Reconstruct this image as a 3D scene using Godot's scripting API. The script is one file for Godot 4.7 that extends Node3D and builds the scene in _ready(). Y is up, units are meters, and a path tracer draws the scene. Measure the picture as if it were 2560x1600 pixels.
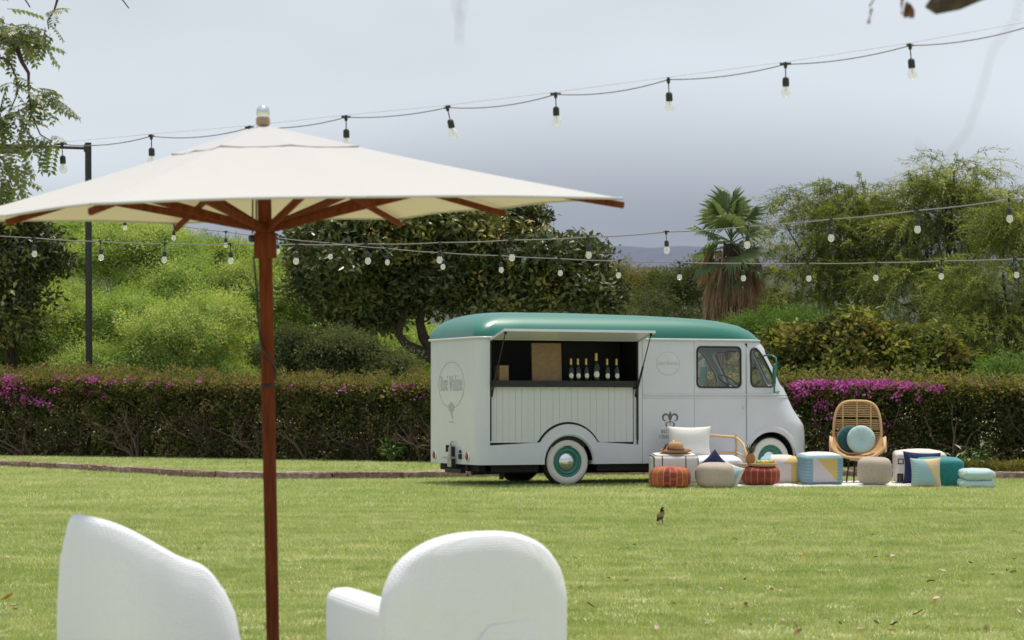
extends Node3D
# A garden party: a vintage catering van on a lawn that falls gently away from the camera, seen past a market umbrella and tub chairs.
# Metres, y up, the camera looks along -z. The lawn is the plane y = 1.959 + 0.0577 z.

const SLOPE := 0.0577
var rng := RandomNumberGenerator.new()
var used := {}
var noise := FastNoiseLite.new()
var mats := {}


func _ready():
	rng.seed = 20240611
	noise.seed = 7
	noise.frequency = 1.0
	setup_view()
	make_materials()
	build_ground()
	build_hills()
	await build_van()
	build_kerb()
	build_hedges()
	build_shrubs_and_trees()
	build_palm()
	build_lamp_post()
	build_umbrella()
	build_chairs()
	build_string_lights()
	build_picnic()
	build_overhanging_tree()
	build_bird()
	build_litter()


func setup_view():
	var cam := Camera3D.new()
	cam.name = "camera"
	add_child(cam)
	cam.position = Vector3(0, 3.14, 0)
	cam.rotation.x = -0.022978
	cam.fov = 15.106
	cam.near = 0.1
	cam.far = 9000.0
	var lens := CameraAttributesPhysical.new()
	lens.frustum_focal_length = 90.5
	lens.frustum_far = 9000.0
	lens.frustum_near = 0.1
	lens.exposure_aperture = 6.3
	lens.frustum_focus_distance = 24.0
	cam.attributes = lens
	cam.current = true
	# sky: bright high overcast with a darker bank of rain cloud low over the hills
	var w := 1024
	var h := 512
	var im := Image.create(w, h, false, Image.FORMAT_RGBF)
	var n := FastNoiseLite.new()
	n.seed = 31
	n.frequency = 1.0
	n.fractal_octaves = 4
	var zenith := Vector3(0.72, 0.77, 0.84)
	var veil := Vector3(0.475, 0.53, 0.61)
	var mid := Vector3(0.695, 0.755, 0.82)
	var bank := Vector3(0.325, 0.36, 0.43)
	for y in h:
		var el := (0.5 - (y + 0.5) / h) * PI
		for x in w:
			var az := wrapf((x + 0.5) / w * TAU, -PI, PI)   # 0 is straight ahead, -z
			var dir := Vector3(sin(az) * cos(el), sin(el), -cos(az) * cos(el))
			var f := n.get_noise_3dv(dir * Vector3(2.2, 7.0, 2.2))
			var g := n.get_noise_3dv(dir * Vector3(9.0, 26.0, 9.0) + Vector3(4, 1, 9))
			var deg := rad_to_deg(el)
			var c := mid.lerp(veil, smoothstep(6.5, 12.0, deg)).lerp(zenith, smoothstep(18.0, 50.0, deg))
			c *= 1.0 + 0.10 * f + 0.05 * g
			var top := 1.7 + 1.5 * cos(az * 9.0 - 0.5) + 0.8 * f + 0.7 * g
			var b := 1.0 - smoothstep(top * 0.1, top + 1.5, deg)
			c = c.lerp(bank * (1.0 + 0.15 * g), b)
			im.set_pixel(x, y, Color(c.x, c.y, c.z))
	var pan := PanoramaSkyMaterial.new()
	pan.panorama = ImageTexture.create_from_image(im)
	var sky := Sky.new()
	sky.sky_material = pan
	var env := Environment.new()
	env.background_mode = Environment.BG_SKY
	env.sky = sky
	env.tonemap_mode = Environment.TONE_MAPPER_LINEAR
	env.tonemap_exposure = 1.0
	env.sdfgi_enabled = true
	env.ssao_enabled = true
	env.ssil_enabled = true
	var we := WorldEnvironment.new()
	we.name = "world"
	we.environment = env
	add_child(we)
	var sun := DirectionalLight3D.new()
	sun.name = "sun"
	sun.light_energy = 1.35
	sun.light_color = Color(1.0, 0.96, 0.9)
	sun.light_angular_distance = 7.0
	sun.shadow_enabled = true
	sun.rotation_degrees = Vector3(-74, 158, 0)   # high, from behind the van and a little to the right
	add_child(sun)


# ---------------------------------------------------------------- naming
func numbered(n: String) -> String:
	if not used.has(n):
		used[n] = 0
		return n
	used[n] += 1
	return "%s_%03d" % [n, used[n]]


func tag(o: Node, label: String, category: String, group := "", kind := ""):
	o.set_meta("label", label)
	if category:
		o.set_meta("category", category)
	if group:
		o.set_meta("group", group)
	if kind:
		o.set_meta("kind", kind)
	return o


func thing(n: String, label: String, category: String, at := Vector3.ZERO, turn := 0.0, group := "") -> Node3D:
	var o := Node3D.new()
	o.name = numbered(n)
	add_child(o)
	o.position = at
	o.rotation.y = turn
	tag(o, label, category, group)
	return o


func part(n: String, mesh: Mesh, mat: Material, parent: Node3D, xf := Transform3D.IDENTITY) -> MeshInstance3D:
	var o := MeshInstance3D.new()
	o.name = n if parent != self else numbered(n)
	o.mesh = mesh
	if mat:
		o.material_override = mat
	o.transform = xf
	parent.add_child(o, true)
	return o


func structure(n: String, mesh: Mesh, mat: Material, label: String) -> MeshInstance3D:
	var o := part(n, mesh, mat, self)
	o.set_meta("kind", "structure")
	o.set_meta("label", label)
	return o


func copy(src: Node3D, label: String, at: Vector3, turn: float, group := "") -> Node3D:
	var base: String = src.name
	var o: Node3D = src.duplicate()
	if base.length() > 4 and base.right(3).is_valid_int():
		base = base.left(base.length() - 4)
	o.name = numbered(base)
	add_child(o)
	o.position = at
	o.rotation = Vector3(0, turn, 0)
	o.set_meta("label", label)
	if group:
		o.set_meta("group", group)
	return o


func stuff(n: String, mesh: Mesh, mat: Material, parent: Node3D, xfs: Array, cols: Array) -> MultiMeshInstance3D:
	var mm := MultiMesh.new()
	mm.transform_format = MultiMesh.TRANSFORM_3D
	mm.use_colors = true
	mm.mesh = mesh
	mm.instance_count = xfs.size()
	for i in xfs.size():
		mm.set_instance_transform(i, xfs[i])
		mm.set_instance_color(i, cols[i])
	var o := MultiMeshInstance3D.new()
	o.name = n if parent != self else numbered(n)
	o.multimesh = mm
	o.material_override = mat
	o.set_meta("kind", "stuff")
	parent.add_child(o, true)
	return o


func ground_y(x: float, z: float) -> float:
	var y := 1.959 + SLOPE * z if z > -54.0 else 1.959 - SLOPE * 54.0
	var k := kerb_depth(x)
	return y + 0.09 * clampf((-z - k - 0.02) / 0.12, 0.0, 1.0)


func on_ground(v: Vector3) -> Vector3:
	return Vector3(v.x, ground_y(v.x, v.z), v.z)


# ---------------------------------------------------------------- colours and materials
func lin(r: float, g: float, b: float) -> Color:
	return Color(r, g, b).linear_to_srgb()


func plain(c: Color, rough := 0.6, metal := 0.0) -> StandardMaterial3D:
	var m := StandardMaterial3D.new()
	m.albedo_color = c
	m.roughness = rough
	m.metallic = metal
	return m


func noise_tex(freq: float, lo: Color, hi: Color, sd := 1, size := 256, octaves := 4) -> NoiseTexture2D:
	var n := FastNoiseLite.new()
	n.seed = sd
	n.frequency = freq
	n.fractal_octaves = octaves
	var t := NoiseTexture2D.new()
	t.width = size
	t.height = size
	t.seamless = true
	t.noise = n
	var g := Gradient.new()
	g.offsets = PackedFloat32Array([0.15, 0.85])
	g.colors = PackedColorArray([lo, hi])
	t.color_ramp = g
	return t


func height_tex(freq: float, sd := 1, size := 256) -> NoiseTexture2D:
	return noise_tex(freq, Color.BLACK, Color.WHITE, sd, size, 3)


func grained(lo: Color, hi: Color, rough: float, freq: float, scale: Vector3, bump := 0.0, sd := 1) -> StandardMaterial3D:
	var m := plain(Color.WHITE, rough)
	m.albedo_texture = noise_tex(freq, lo, hi, sd)
	m.uv1_triplanar = true
	m.uv1_scale = scale
	if bump > 0.0:
		m.heightmap_enabled = true
		m.heightmap_texture = height_tex(freq * 1.7, sd + 5)
		m.heightmap_scale = bump
	return m


func tinted(rough := 0.6, back := Color.BLACK) -> StandardMaterial3D:
	var m := plain(Color.WHITE, rough)
	m.vertex_color_use_as_albedo = true
	m.metallic_specular = 0.25
	if back != Color.BLACK:
		m.backlight_enabled = true
		m.backlight = back
	m.cull_mode = BaseMaterial3D.CULL_DISABLED
	return m


func woven(c: Color, c2: Color, threads: float, bump := 0.05) -> StandardMaterial3D:
	# plain weave: over-and-under threads as relief and a slight tone change
	var s := 64
	var im := Image.create(s, s, false, Image.FORMAT_RGB8)
	var hm := Image.create(s, s, false, Image.FORMAT_RGB8)
	var r := RandomNumberGenerator.new()
	r.seed = 99
	for y in s:
		for x in s:
			var over := (x / 8 + y / 8) % 2 == 0
			var t := absf(sin((x if over else y) % 8 / 8.0 * PI)) * 0.6 + absf(sin((y if over else x) % 8 / 8.0 * PI)) * 0.4
			hm.set_pixel(x, y, Color(t, t, t))
			im.set_pixel(x, y, c.lerp(c2, clampf(0.5 + 0.5 * r.randf_range(-1, 1), 0, 1)))
	var m := plain(Color.WHITE, 0.9)
	m.albedo_texture = ImageTexture.create_from_image(im)
	m.heightmap_enabled = true
	m.heightmap_texture = ImageTexture.create_from_image(hm)
	m.heightmap_scale = bump
	m.uv1_triplanar = true
	m.uv1_scale = Vector3.ONE * threads
	m.rim_enabled = true
	m.rim = 0.3
	return m


func wood(lo: Color, hi: Color, scale: Vector3, rough := 0.55) -> StandardMaterial3D:
	var m := grained(lo, hi, rough, 0.03, scale, 0.03, 12)
	return m


func make_materials():
	mats.white_paint = grained(lin(0.555, 0.58, 0.635), lin(0.58, 0.60, 0.65), 0.3, 0.01, Vector3.ONE * 0.9)
	mats.white_paint.clearcoat_enabled = true
	mats.white_paint.clearcoat = 0.35
	mats.white_paint.clearcoat_roughness = 0.12
	mats.board_paint = grained(lin(0.55, 0.57, 0.585), lin(0.61, 0.63, 0.645), 0.45, 0.04, Vector3(9, 1.2, 9), 0.02, 3)
	mats.green_paint = plain(lin(0.016, 0.165, 0.12), 0.36)
	mats.green_paint.metallic_specular = 0.45
	mats.green_paint.clearcoat_enabled = true
	mats.green_paint.clearcoat = 0.55
	mats.green_paint.clearcoat_roughness = 0.34
	mats.black = plain(lin(0.012, 0.012, 0.013), 0.6)
	mats.rubber = grained(lin(0.014, 0.014, 0.015), lin(0.03, 0.029, 0.028), 0.75, 0.05, Vector3.ONE * 4)
	mats.whitewall = grained(lin(0.62, 0.60, 0.56), lin(0.70, 0.68, 0.64), 0.6, 0.03, Vector3.ONE * 3)
	mats.chrome = plain(lin(0.75, 0.75, 0.75), 0.16, 1.0)
	mats.steel = plain(lin(0.45, 0.45, 0.45), 0.4, 0.9)
	mats.cabin = plain(lin(0.36, 0.39, 0.44), 0.6)
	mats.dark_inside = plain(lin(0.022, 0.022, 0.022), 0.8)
	mats.underbody = grained(lin(0.012, 0.012, 0.012), lin(0.03, 0.027, 0.024), 0.9, 0.05, Vector3.ONE * 3)
	mats.red_lens = plain(lin(0.30, 0.012, 0.012), 0.15)
	var glass := plain(Color(0.85, 0.9, 0.9, 0.05), 0.03)
	glass.transparency = BaseMaterial3D.TRANSPARENCY_ALPHA
	mats.glass = glass
	mats.bulb_glass = plain(Color(1, 1, 1, 0.38), 0.05)
	mats.bulb_glass.transparency = BaseMaterial3D.TRANSPARENCY_ALPHA
	mats.print_grey = plain(lin(0.40, 0.41, 0.42), 0.6)
	mats.print_faint = plain(lin(0.50, 0.515, 0.52), 0.5)
	mats.print_dark = plain(lin(0.13, 0.115, 0.105), 0.7)
	mats.teak = wood(lin(0.105, 0.025, 0.011), lin(0.185, 0.048, 0.019), Vector3(6, 0.5, 6), 0.75)
	mats.teak.metallic_specular = 0.2
	mats.pale_wood = wood(lin(0.30, 0.20, 0.11), lin(0.42, 0.29, 0.17), Vector3(5, 1, 5))
	mats.box_wood = wood(lin(0.20, 0.12, 0.055), lin(0.25, 0.155, 0.075), Vector3(1, 3, 1))
	mats.rattan = wood(lin(0.50, 0.30, 0.13), lin(0.68, 0.44, 0.22), Vector3(9, 9, 9))
	mats.bark = grained(lin(0.030, 0.021, 0.015), lin(0.095, 0.072, 0.055), 0.95, 0.03, Vector3(3, 0.8, 3), 1.2, 21)
	mats.pale_bark = grained(lin(0.10, 0.08, 0.06), lin(0.24, 0.19, 0.15), 0.95, 0.04, Vector3(4, 1, 4), 0.6, 22)
	mats.hedge_wood = grained(lin(0.08, 0.058, 0.04), lin(0.19, 0.14, 0.10), 0.95, 0.04, Vector3(4, 1, 4), 0.4, 23)
	mats.canvas = woven(lin(0.54, 0.548, 0.56), lin(0.585, 0.592, 0.60), 60.0, 0.02)
	mats.canvas.backlight_enabled = true
	mats.canvas.backlight = Color(0.62, 0.50, 0.36)
	mats.chair_cloth = woven(lin(0.75, 0.765, 0.85), lin(0.84, 0.855, 0.93), 14.0, 0.35)
	mats.white_cloth = woven(lin(0.70, 0.69, 0.67), lin(0.77, 0.76, 0.745), 20.0, 0.05)
	mats.black_metal = plain(lin(0.018, 0.018, 0.02), 0.5)
	mats.lamp_metal = grained(lin(0.016, 0.016, 0.019), lin(0.03, 0.029, 0.032), 0.55, 0.02, Vector3.ONE)
	mats.leaf = tinted(0.5, Color(0.9, 0.9, 0.5))
	mats.glossy_leaf = tinted(0.34, Color(0.45, 0.45, 0.25))
	mats.glossy_leaf.metallic_specular = 0.5
	mats.petal = tinted(0.7, Color(0.7, 0.6, 0.7))
	mats.grass = tinted(0.6, Color(0.85, 0.85, 0.45))


# ---------------------------------------------------------------- shapes
func begin() -> SurfaceTool:
	var st := SurfaceTool.new()
	st.begin(Mesh.PRIMITIVE_TRIANGLES)
	return st


func done(st: SurfaceTool) -> ArrayMesh:
	st.generate_normals()
	st.index()
	return st.commit()


func tri(st: SurfaceTool, a: Vector3, b: Vector3, c: Vector3):
	st.add_vertex(a)
	st.add_vertex(b)
	st.add_vertex(c)


func quad(st: SurfaceTool, a: Vector3, b: Vector3, c: Vector3, d: Vector3):
	tri(st, a, b, c)
	tri(st, a, c, d)


func flip(st: SurfaceTool, ring: Array, sg := -1, reverse := false):
	# a flat cap over a ring
	st.set_smooth_group(sg)
	var c := Vector3.ZERO
	for p in ring:
		c += p
	c /= ring.size()
	for j in ring.size():
		var k := (j + 1) % ring.size()
		if reverse:
			tri(st, c, ring[k], ring[j])
		else:
			tri(st, c, ring[j], ring[k])


func loft(st: SurfaceTool, rings: Array, closed := true, caps := true, sg := 1):
	var n: int = rings[0].size()
	var m := n if closed else n - 1
	st.set_smooth_group(sg)
	for i in rings.size() - 1:
		var a: Array = rings[i]
		var b: Array = rings[i + 1]
		for j in m:
			var k := (j + 1) % n
			quad(st, a[j], a[k], b[k], b[j])
	if caps and closed:
		flip(st, rings[0], -1, true)
		flip(st, rings[-1], -1, false)


func circle(c: Vector3, u: Vector3, v: Vector3, r: float, n: int) -> Array:
	var out := []
	for i in n:
		var a := TAU * i / n
		out.append(c + (u * cos(a) + v * sin(a)) * r)
	return out


func tube(st: SurfaceTool, pts: Array, rad, sides := 8, caps := true, sg := 1, flat := 1.0):
	var rings := []
	var u := Vector3.ZERO
	for i in pts.size():
		var t: Vector3 = (pts[min(i + 1, pts.size() - 1)] - pts[max(i - 1, 0)]).normalized()
		if i == 0:
			u = t.cross(Vector3.UP if absf(t.y) < 0.9 else Vector3.RIGHT).normalized()
		else:
			u = (u - t * u.dot(t)).normalized()
		var v := t.cross(u)
		var r: float = rad if rad is float else rad[i]
		rings.append(circle(pts[i], u, v * flat, r, sides))
	loft(st, rings, true, caps, sg)


func smooth_line(p: Array, n := 5) -> Array:
	# a curve through the given points
	var out := []
	for i in p.size() - 1:
		for k in n:
			var t := float(k) / n
			out.append(p[i].cubic_interpolate(p[i + 1], p[maxi(i - 1, 0)], p[mini(i + 2, p.size() - 1)], t))
	out.append(p[-1])
	return out


func loop_tube(st: SurfaceTool, pts: Array, r: float, sides := 6, sg := 1):
	var rings := []
	var n := pts.size()
	var nrm := Vector3.ZERO
	for i in n:
		nrm += pts[i].cross(pts[(i + 1) % n])
	nrm = nrm.normalized()
	for i in n:
		var t: Vector3 = (pts[(i + 1) % n] - pts[(i - 1 + n) % n]).normalized()
		rings.append(circle(pts[i], nrm, t.cross(nrm).normalized(), r, sides))
	rings.append(rings[0])
	loft(st, rings, true, false, sg)


func lathe(st: SurfaceTool, prof: Array, segs := 20, xf := Transform3D.IDENTITY, sg := 1, caps := true):
	var rings := []
	for p in prof:
		var ring := []
		for i in segs:
			var a := TAU * i / segs
			ring.append(xf * Vector3(cos(a) * p.x, p.y, sin(a) * p.x))
		rings.append(ring)
	loft(st, rings, true, caps, sg)


func box(st: SurfaceTool, c: Vector3, s: Vector3, xf := Transform3D.IDENTITY, bev := 0.0):
	# a box, its long edges bevelled when bev > 0
	var h := s * 0.5
	var b := bev
	var prof := [Vector2(-h.x, -h.y), Vector2(h.x, -h.y), Vector2(h.x, h.y), Vector2(-h.x, h.y)]
	if b > 0.0:
		prof = [Vector2(-h.x + b, -h.y), Vector2(h.x - b, -h.y), Vector2(h.x, -h.y + b), Vector2(h.x, h.y - b), Vector2(h.x - b, h.y), Vector2(-h.x + b, h.y), Vector2(-h.x, h.y - b), Vector2(-h.x, -h.y + b)]
	var rings := []
	for z in [-h.z, h.z]:
		var ring := []
		for p in prof:
			ring.append(xf * (c + Vector3(p.x, p.y, z)))
		rings.append(ring)
	loft(st, rings, true, true, -1)


func bar(st: SurfaceTool, a: Vector3, b: Vector3, w: float, h: float, up := Vector3.UP, bev := 0.0):
	# a rectangular bar from a to b, w wide and h high
	var t := (b - a).normalized()
	var side := t.cross(up).normalized()
	var over := side.cross(t)
	box(st, Vector3.ZERO, Vector3(w, h, a.distance_to(b)), Transform3D(Basis(side, over, -t), (a + b) * 0.5), bev)


func prism(st: SurfaceTool, poly: PackedVector2Array, depth: float, xf := Transform3D.IDENTITY):
	# a flat outline in x and y with thickness along z
	var idx := Geometry2D.triangulate_polygon(poly)
	st.set_smooth_group(-1)
	for i in range(0, idx.size(), 3):
		var a := poly[idx[i]]
		var b := poly[idx[i + 1]]
		var c := poly[idx[i + 2]]
		tri(st, xf * Vector3(a.x, a.y, depth), xf * Vector3(b.x, b.y, depth), xf * Vector3(c.x, c.y, depth))
		tri(st, xf * Vector3(a.x, a.y, 0), xf * Vector3(c.x, c.y, 0), xf * Vector3(b.x, b.y, 0))
	for j in poly.size():
		var a := poly[j]
		var b := poly[(j + 1) % poly.size()]
		quad(st, xf * Vector3(a.x, a.y, 0), xf * Vector3(b.x, b.y, 0), xf * Vector3(b.x, b.y, depth), xf * Vector3(a.x, a.y, depth))


func round_poly(pts: PackedVector2Array, r: float, n := 5) -> PackedVector2Array:
	# rounds the corners of an outline
	var out := PackedVector2Array()
	for i in pts.size():
		var p := pts[i]
		var a := pts[(i - 1 + pts.size()) % pts.size()]
		var b := pts[(i + 1) % pts.size()]
		var da := p + (a - p).normalized() * minf(r, p.distance_to(a) * 0.45)
		var db := p + (b - p).normalized() * minf(r, p.distance_to(b) * 0.45)
		for k in n + 1:
			var t := float(k) / n
			out.append(da.lerp(p, t).lerp(p.lerp(db, t), t))
	return out


func round_box(st: SurfaceTool, size: Vector3, r: float, seg := 4, xf := Transform3D.IDENTITY, bulge := Vector3.ZERO, rough := 0.0, sg := 1):
	# a box with rounded edges whose faces may swell by bulge and be uneven by rough
	var h := size * 0.5
	var q := h - Vector3.ONE * r
	for f in 6:
		var ax := f / 2
		var s := 1.0 if f % 2 == 0 else -1.0
		var u := (ax + 1) % 3
		var v := (ax + 2) % 3
		var lu := spread(h[u], r, seg)
		var lv := spread(h[v], r, seg)
		var grid := []
		for a in lu:
			var row := []
			for b in lv:
				var p := Vector3.ZERO
				p[ax] = h[ax] * s
				p[u] = a
				p[v] = b
				var core := p.clamp(-q, q)
				var d := (p - core).normalized()
				var o := core + d * r
				var e := Vector3(1.0 - pow(absf(o.x / h.x), 2), 1.0 - pow(absf(o.y / h.y), 2), 1.0 - pow(absf(o.z / h.z), 2))
				o.x += o.x / h.x * bulge.x * e.y * e.z
				o.y += o.y / h.y * bulge.y * e.x * e.z
				o.z += o.z / h.z * bulge.z * e.x * e.y
				if rough > 0.0:
					o += d * rough * noise.get_noise_3dv(o * 9.0 / maxf(size.x, 0.2) + xf.origin * 3.7)
				row.append(xf * o)
			grid.append(row)
		loft_grid(st, grid, s < 0.0, sg)


func spread(h: float, r: float, seg: int) -> Array:
	var out := []
	for i in seg + 1:
		out.append(-h + r * (1.0 - cos(i * PI * 0.5 / seg)) if r > 0.0 else -h)
	var inner := maxi(2, seg)
	for i in range(1, inner):
		out.append(lerpf(-h + r, h - r, float(i) / inner))
	for i in range(seg, -1, -1):
		out.append(h - r * (1.0 - cos(i * PI * 0.5 / seg)))
	return out


func loft_grid(st: SurfaceTool, grid: Array, turn := false, sg := 1):
	st.set_smooth_group(sg)
	for i in grid.size() - 1:
		for j in grid[i].size() - 1:
			if turn:
				quad(st, grid[i][j], grid[i + 1][j], grid[i + 1][j + 1], grid[i][j + 1])
			else:
				quad(st, grid[i][j], grid[i][j + 1], grid[i + 1][j + 1], grid[i + 1][j])


func pillow(st: SurfaceTool, w: float, h: float, t: float, xf := Transform3D.IDENTITY, sag := 0.0):
	# a scatter cushion with pulled-in edges and pointed corners, standing in the x-y plane
	var n := 14
	for side in [1.0, -1.0]:
		var grid := []
		for i in n + 1:
			var u := -1.0 + 2.0 * i / n
			u = sin(u * PI * 0.5)
			var row := []
			for j in n + 1:
				var v := sin((-1.0 + 2.0 * j / n) * PI * 0.5)
				var x := w * 0.5 * u * (1.0 - 0.10 * (1.0 - v * v))
				var y := h * 0.5 * v * (1.0 - 0.09 * (1.0 - u * u))
				var z := t * 0.5 * pow(maxf((1.0 - u * u) * (1.0 - v * v), 0.0), 0.42)
				z += 0.05 * t * noise.get_noise_2d(u * 2.1 + w * 9.0, v * 2.1) * (1.0 - u * u) * (1.0 - v * v)
				y -= sag * (1.0 - u * u) * (v + 1.0) * 0.5
				row.append(xf * Vector3(x, y, z * side))
			grid.append(row)
		loft_grid(st, grid, side < 0.0)


func letters(text: String, size: float, serif := false, italic := false) -> TextMesh:
	var f := SystemFont.new()
	f.font_names = PackedStringArray(["Droid Serif" if serif else "Droid Sans"])
	f.font_italic = italic
	var t := TextMesh.new()
	t.font = f
	t.text = text
	t.font_size = 48
	t.pixel_size = size / 48.0
	t.depth = 0.004
	return t


# ---------------------------------------------------------------- the catering van
# its own axes: x forwards from the tail, y up, z towards the serving side; half a width is 1 m
func table(keys: Array, t: float) -> float:
	for i in range(1, keys.size()):
		if t <= keys[i].x:
			var a: Vector2 = keys[i - 1]
			var b: Vector2 = keys[i]
			return lerpf(a.y, b.y, clampf((t - a.x) / (b.x - a.x), 0.0, 1.0))
	return keys[-1].y


const NOSE := [Vector2(0.28, 5.54), Vector2(0.45, 5.60), Vector2(0.70, 5.60), Vector2(0.86, 5.58), Vector2(0.98, 5.49), Vector2(1.10, 5.40), Vector2(1.27, 5.31), Vector2(1.72, 5.09), Vector2(1.95, 4.95), Vector2(2.07, 4.86), Vector2(2.13, 4.80), Vector2(2.25, 4.68), Vector2(2.35, 4.48), Vector2(2.43, 4.10), Vector2(2.475, 3.30), Vector2(2.49, 2.6), Vector2(2.51, 1.9)]


func van_ring(y: float, xr: float, xf: float, hw: float, rc: float, rn: float) -> Array:
	var half := []
	half.append(Vector3(xr, y, 0.0))
	half.append(Vector3(xr, y, (hw - rc) * 0.5))
	for i in 7:
		var a := PI * 0.5 * i / 6.0
		half.append(Vector3(xr + rc - rc * cos(a), y, hw - rc + rc * sin(a)))
	for i in range(1, 8):
		half.append(Vector3(lerpf(xr + rc, xf - rn, i / 8.0), y, hw))
	for i in 15:
		var a := PI * 0.5 * i / 14.0
		half.append(Vector3(xf - rn + rn * pow(sin(a), 0.74), y, hw * pow(maxf(cos(a), 0.0), 0.74)))
	var out := half.duplicate()
	for i in range(half.size() - 2, 0, -1):
		out.append(Vector3(half[i].x, y, -half[i].z))
	return out


func van_z(x: float, y: float) -> float:
	var xf := table(NOSE, y)
	var t := clampf((x - (xf - 0.9)) / 0.9, 0.0, 1.0)
	return pow(1.0 - pow(t, 2.7), 0.37)


func van_x(z: float, y: float) -> float:
	return table(NOSE, y) - 0.9 + 0.9 * pow(1.0 - pow(absf(z), 2.7), 0.37)


func cutter(body: CSGCombiner3D, poly: PackedVector2Array, at: Vector3, depth: float, turn := 0.0):
	var c := CSGPolygon3D.new()
	c.polygon = poly
	c.depth = depth
	c.operation = CSGShape3D.OPERATION_SUBTRACTION
	c.position = at
	c.rotation.y = turn
	body.add_child(c)


func rect(x0: float, y0: float, x1: float, y1: float) -> PackedVector2Array:
	return PackedVector2Array([Vector2(x0, y0), Vector2(x1, y0), Vector2(x1, y1), Vector2(x0, y1)])


func disc(c: Vector2, r: float, n := 40) -> PackedVector2Array:
	var out := PackedVector2Array()
	for i in n:
		out.append(c + Vector2(cos(TAU * i / n), sin(TAU * i / n)) * r)
	return out


func smoothed(mesh: ArrayMesh, limit: float) -> ArrayMesh:
	# gives the cut shell clean normals: smooth over curved sheet metal, sharp at cut edges
	var out := ArrayMesh.new()
	for n in mesh.get_surface_count():
		var arr := mesh.surface_get_arrays(n)
		var v: PackedVector3Array = arr[Mesh.ARRAY_VERTEX]
		var idx: PackedInt32Array = arr[Mesh.ARRAY_INDEX] if arr[Mesh.ARRAY_INDEX] != null else PackedInt32Array(range(v.size()))
		var at := {}
		var fn := []
		for i in range(0, idx.size(), 3):
			var nn := (v[idx[i + 2]] - v[idx[i]]).cross(v[idx[i + 1]] - v[idx[i]])
			fn.append(nn)
			for k in 3:
				var key := Vector3i((v[idx[i + k]] * 2000.0).round())
				if not at.has(key):
					at[key] = []
				at[key].append(i / 3)
		var st := begin()
		for i in range(0, idx.size(), 3):
			var own: Vector3 = fn[i / 3]
			if own.length() < 1e-9:
				continue
			for k in 3:
				var sum := Vector3.ZERO
				for f in at[Vector3i((v[idx[i + k]] * 2000.0).round())]:
					if fn[f].length() > 1e-9 and fn[f].normalized().dot(own.normalized()) > limit:
						sum += fn[f]
				st.set_normal(sum.normalized())
				st.add_vertex(v[idx[i + k]])
		st.index()
		out = st.commit(out)
		out.surface_set_material(n, mesh.surface_get_material(n))
	return out


func van_wheel(van: Node3D, at: Vector3, steer := 0.0):
	var w := Node3D.new()
	w.name = "wheel"
	van.add_child(w, true)
	w.position = at
	w.rotation.y = steer + (PI if at.z < 0.0 else 0.0)
	var turn := Transform3D(Basis(Vector3(1, 0, 0), Vector3(0, 0, 1), Vector3(0, -1, 0)), Vector3.ZERO)
	var st := begin()
	lathe(st, [Vector2(0.20, -0.09), Vector2(0.31, -0.095), Vector2(0.345, -0.06), Vector2(0.352, 0.0), Vector2(0.348, 0.05), Vector2(0.335, 0.078), Vector2(0.322, 0.088), Vector2(0.20, 0.085)], 44, turn, 1, false)
	for i in 60:
		var a := TAU * i / 60.0
		box(st, Vector3.ZERO, Vector3(0.012, 0.02, 0.09), Transform3D(Basis(Vector3(0, 0, 1), a), Vector3(-sin(a), cos(a), 0) * 0.349))
	part("tyre", done(st), mats.rubber, w)
	st = begin()
	lathe(st, [Vector2(0.327, 0.082), Vector2(0.318, 0.098), Vector2(0.285, 0.108), Vector2(0.25, 0.106), Vector2(0.225, 0.098), Vector2(0.212, 0.085), Vector2(0.212, 0.06)], 44, turn, 1, false)
	part("whitewall", done(st), mats.whitewall, w)
	st = begin()
	lathe(st, [Vector2(0.222, 0.07), Vector2(0.224, 0.094), Vector2(0.214, 0.102), Vector2(0.203, 0.097), Vector2(0.197, 0.084), Vector2(0.187, 0.080), Vector2(0.178, 0.088), Vector2(0.165, 0.091), Vector2(0.152, 0.086), Vector2(0.140, 0.072), Vector2(0.128, 0.062), Vector2(0.05, 0.055), Vector2(0.001, 0.055)], 40, turn, 1, false)
	part("rim", done(st), mats.green_paint, w)
	st = begin()
	lathe(st, [Vector2(0.128, 0.045), Vector2(0.130, 0.066), Vector2(0.124, 0.078), Vector2(0.112, 0.084), Vector2(0.095, 0.100), Vector2(0.065, 0.116), Vector2(0.03, 0.123), Vector2(0.001, 0.125)], 36, turn, 1, false)
	part("hub_cap", done(st), mats.chrome, w)


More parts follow.
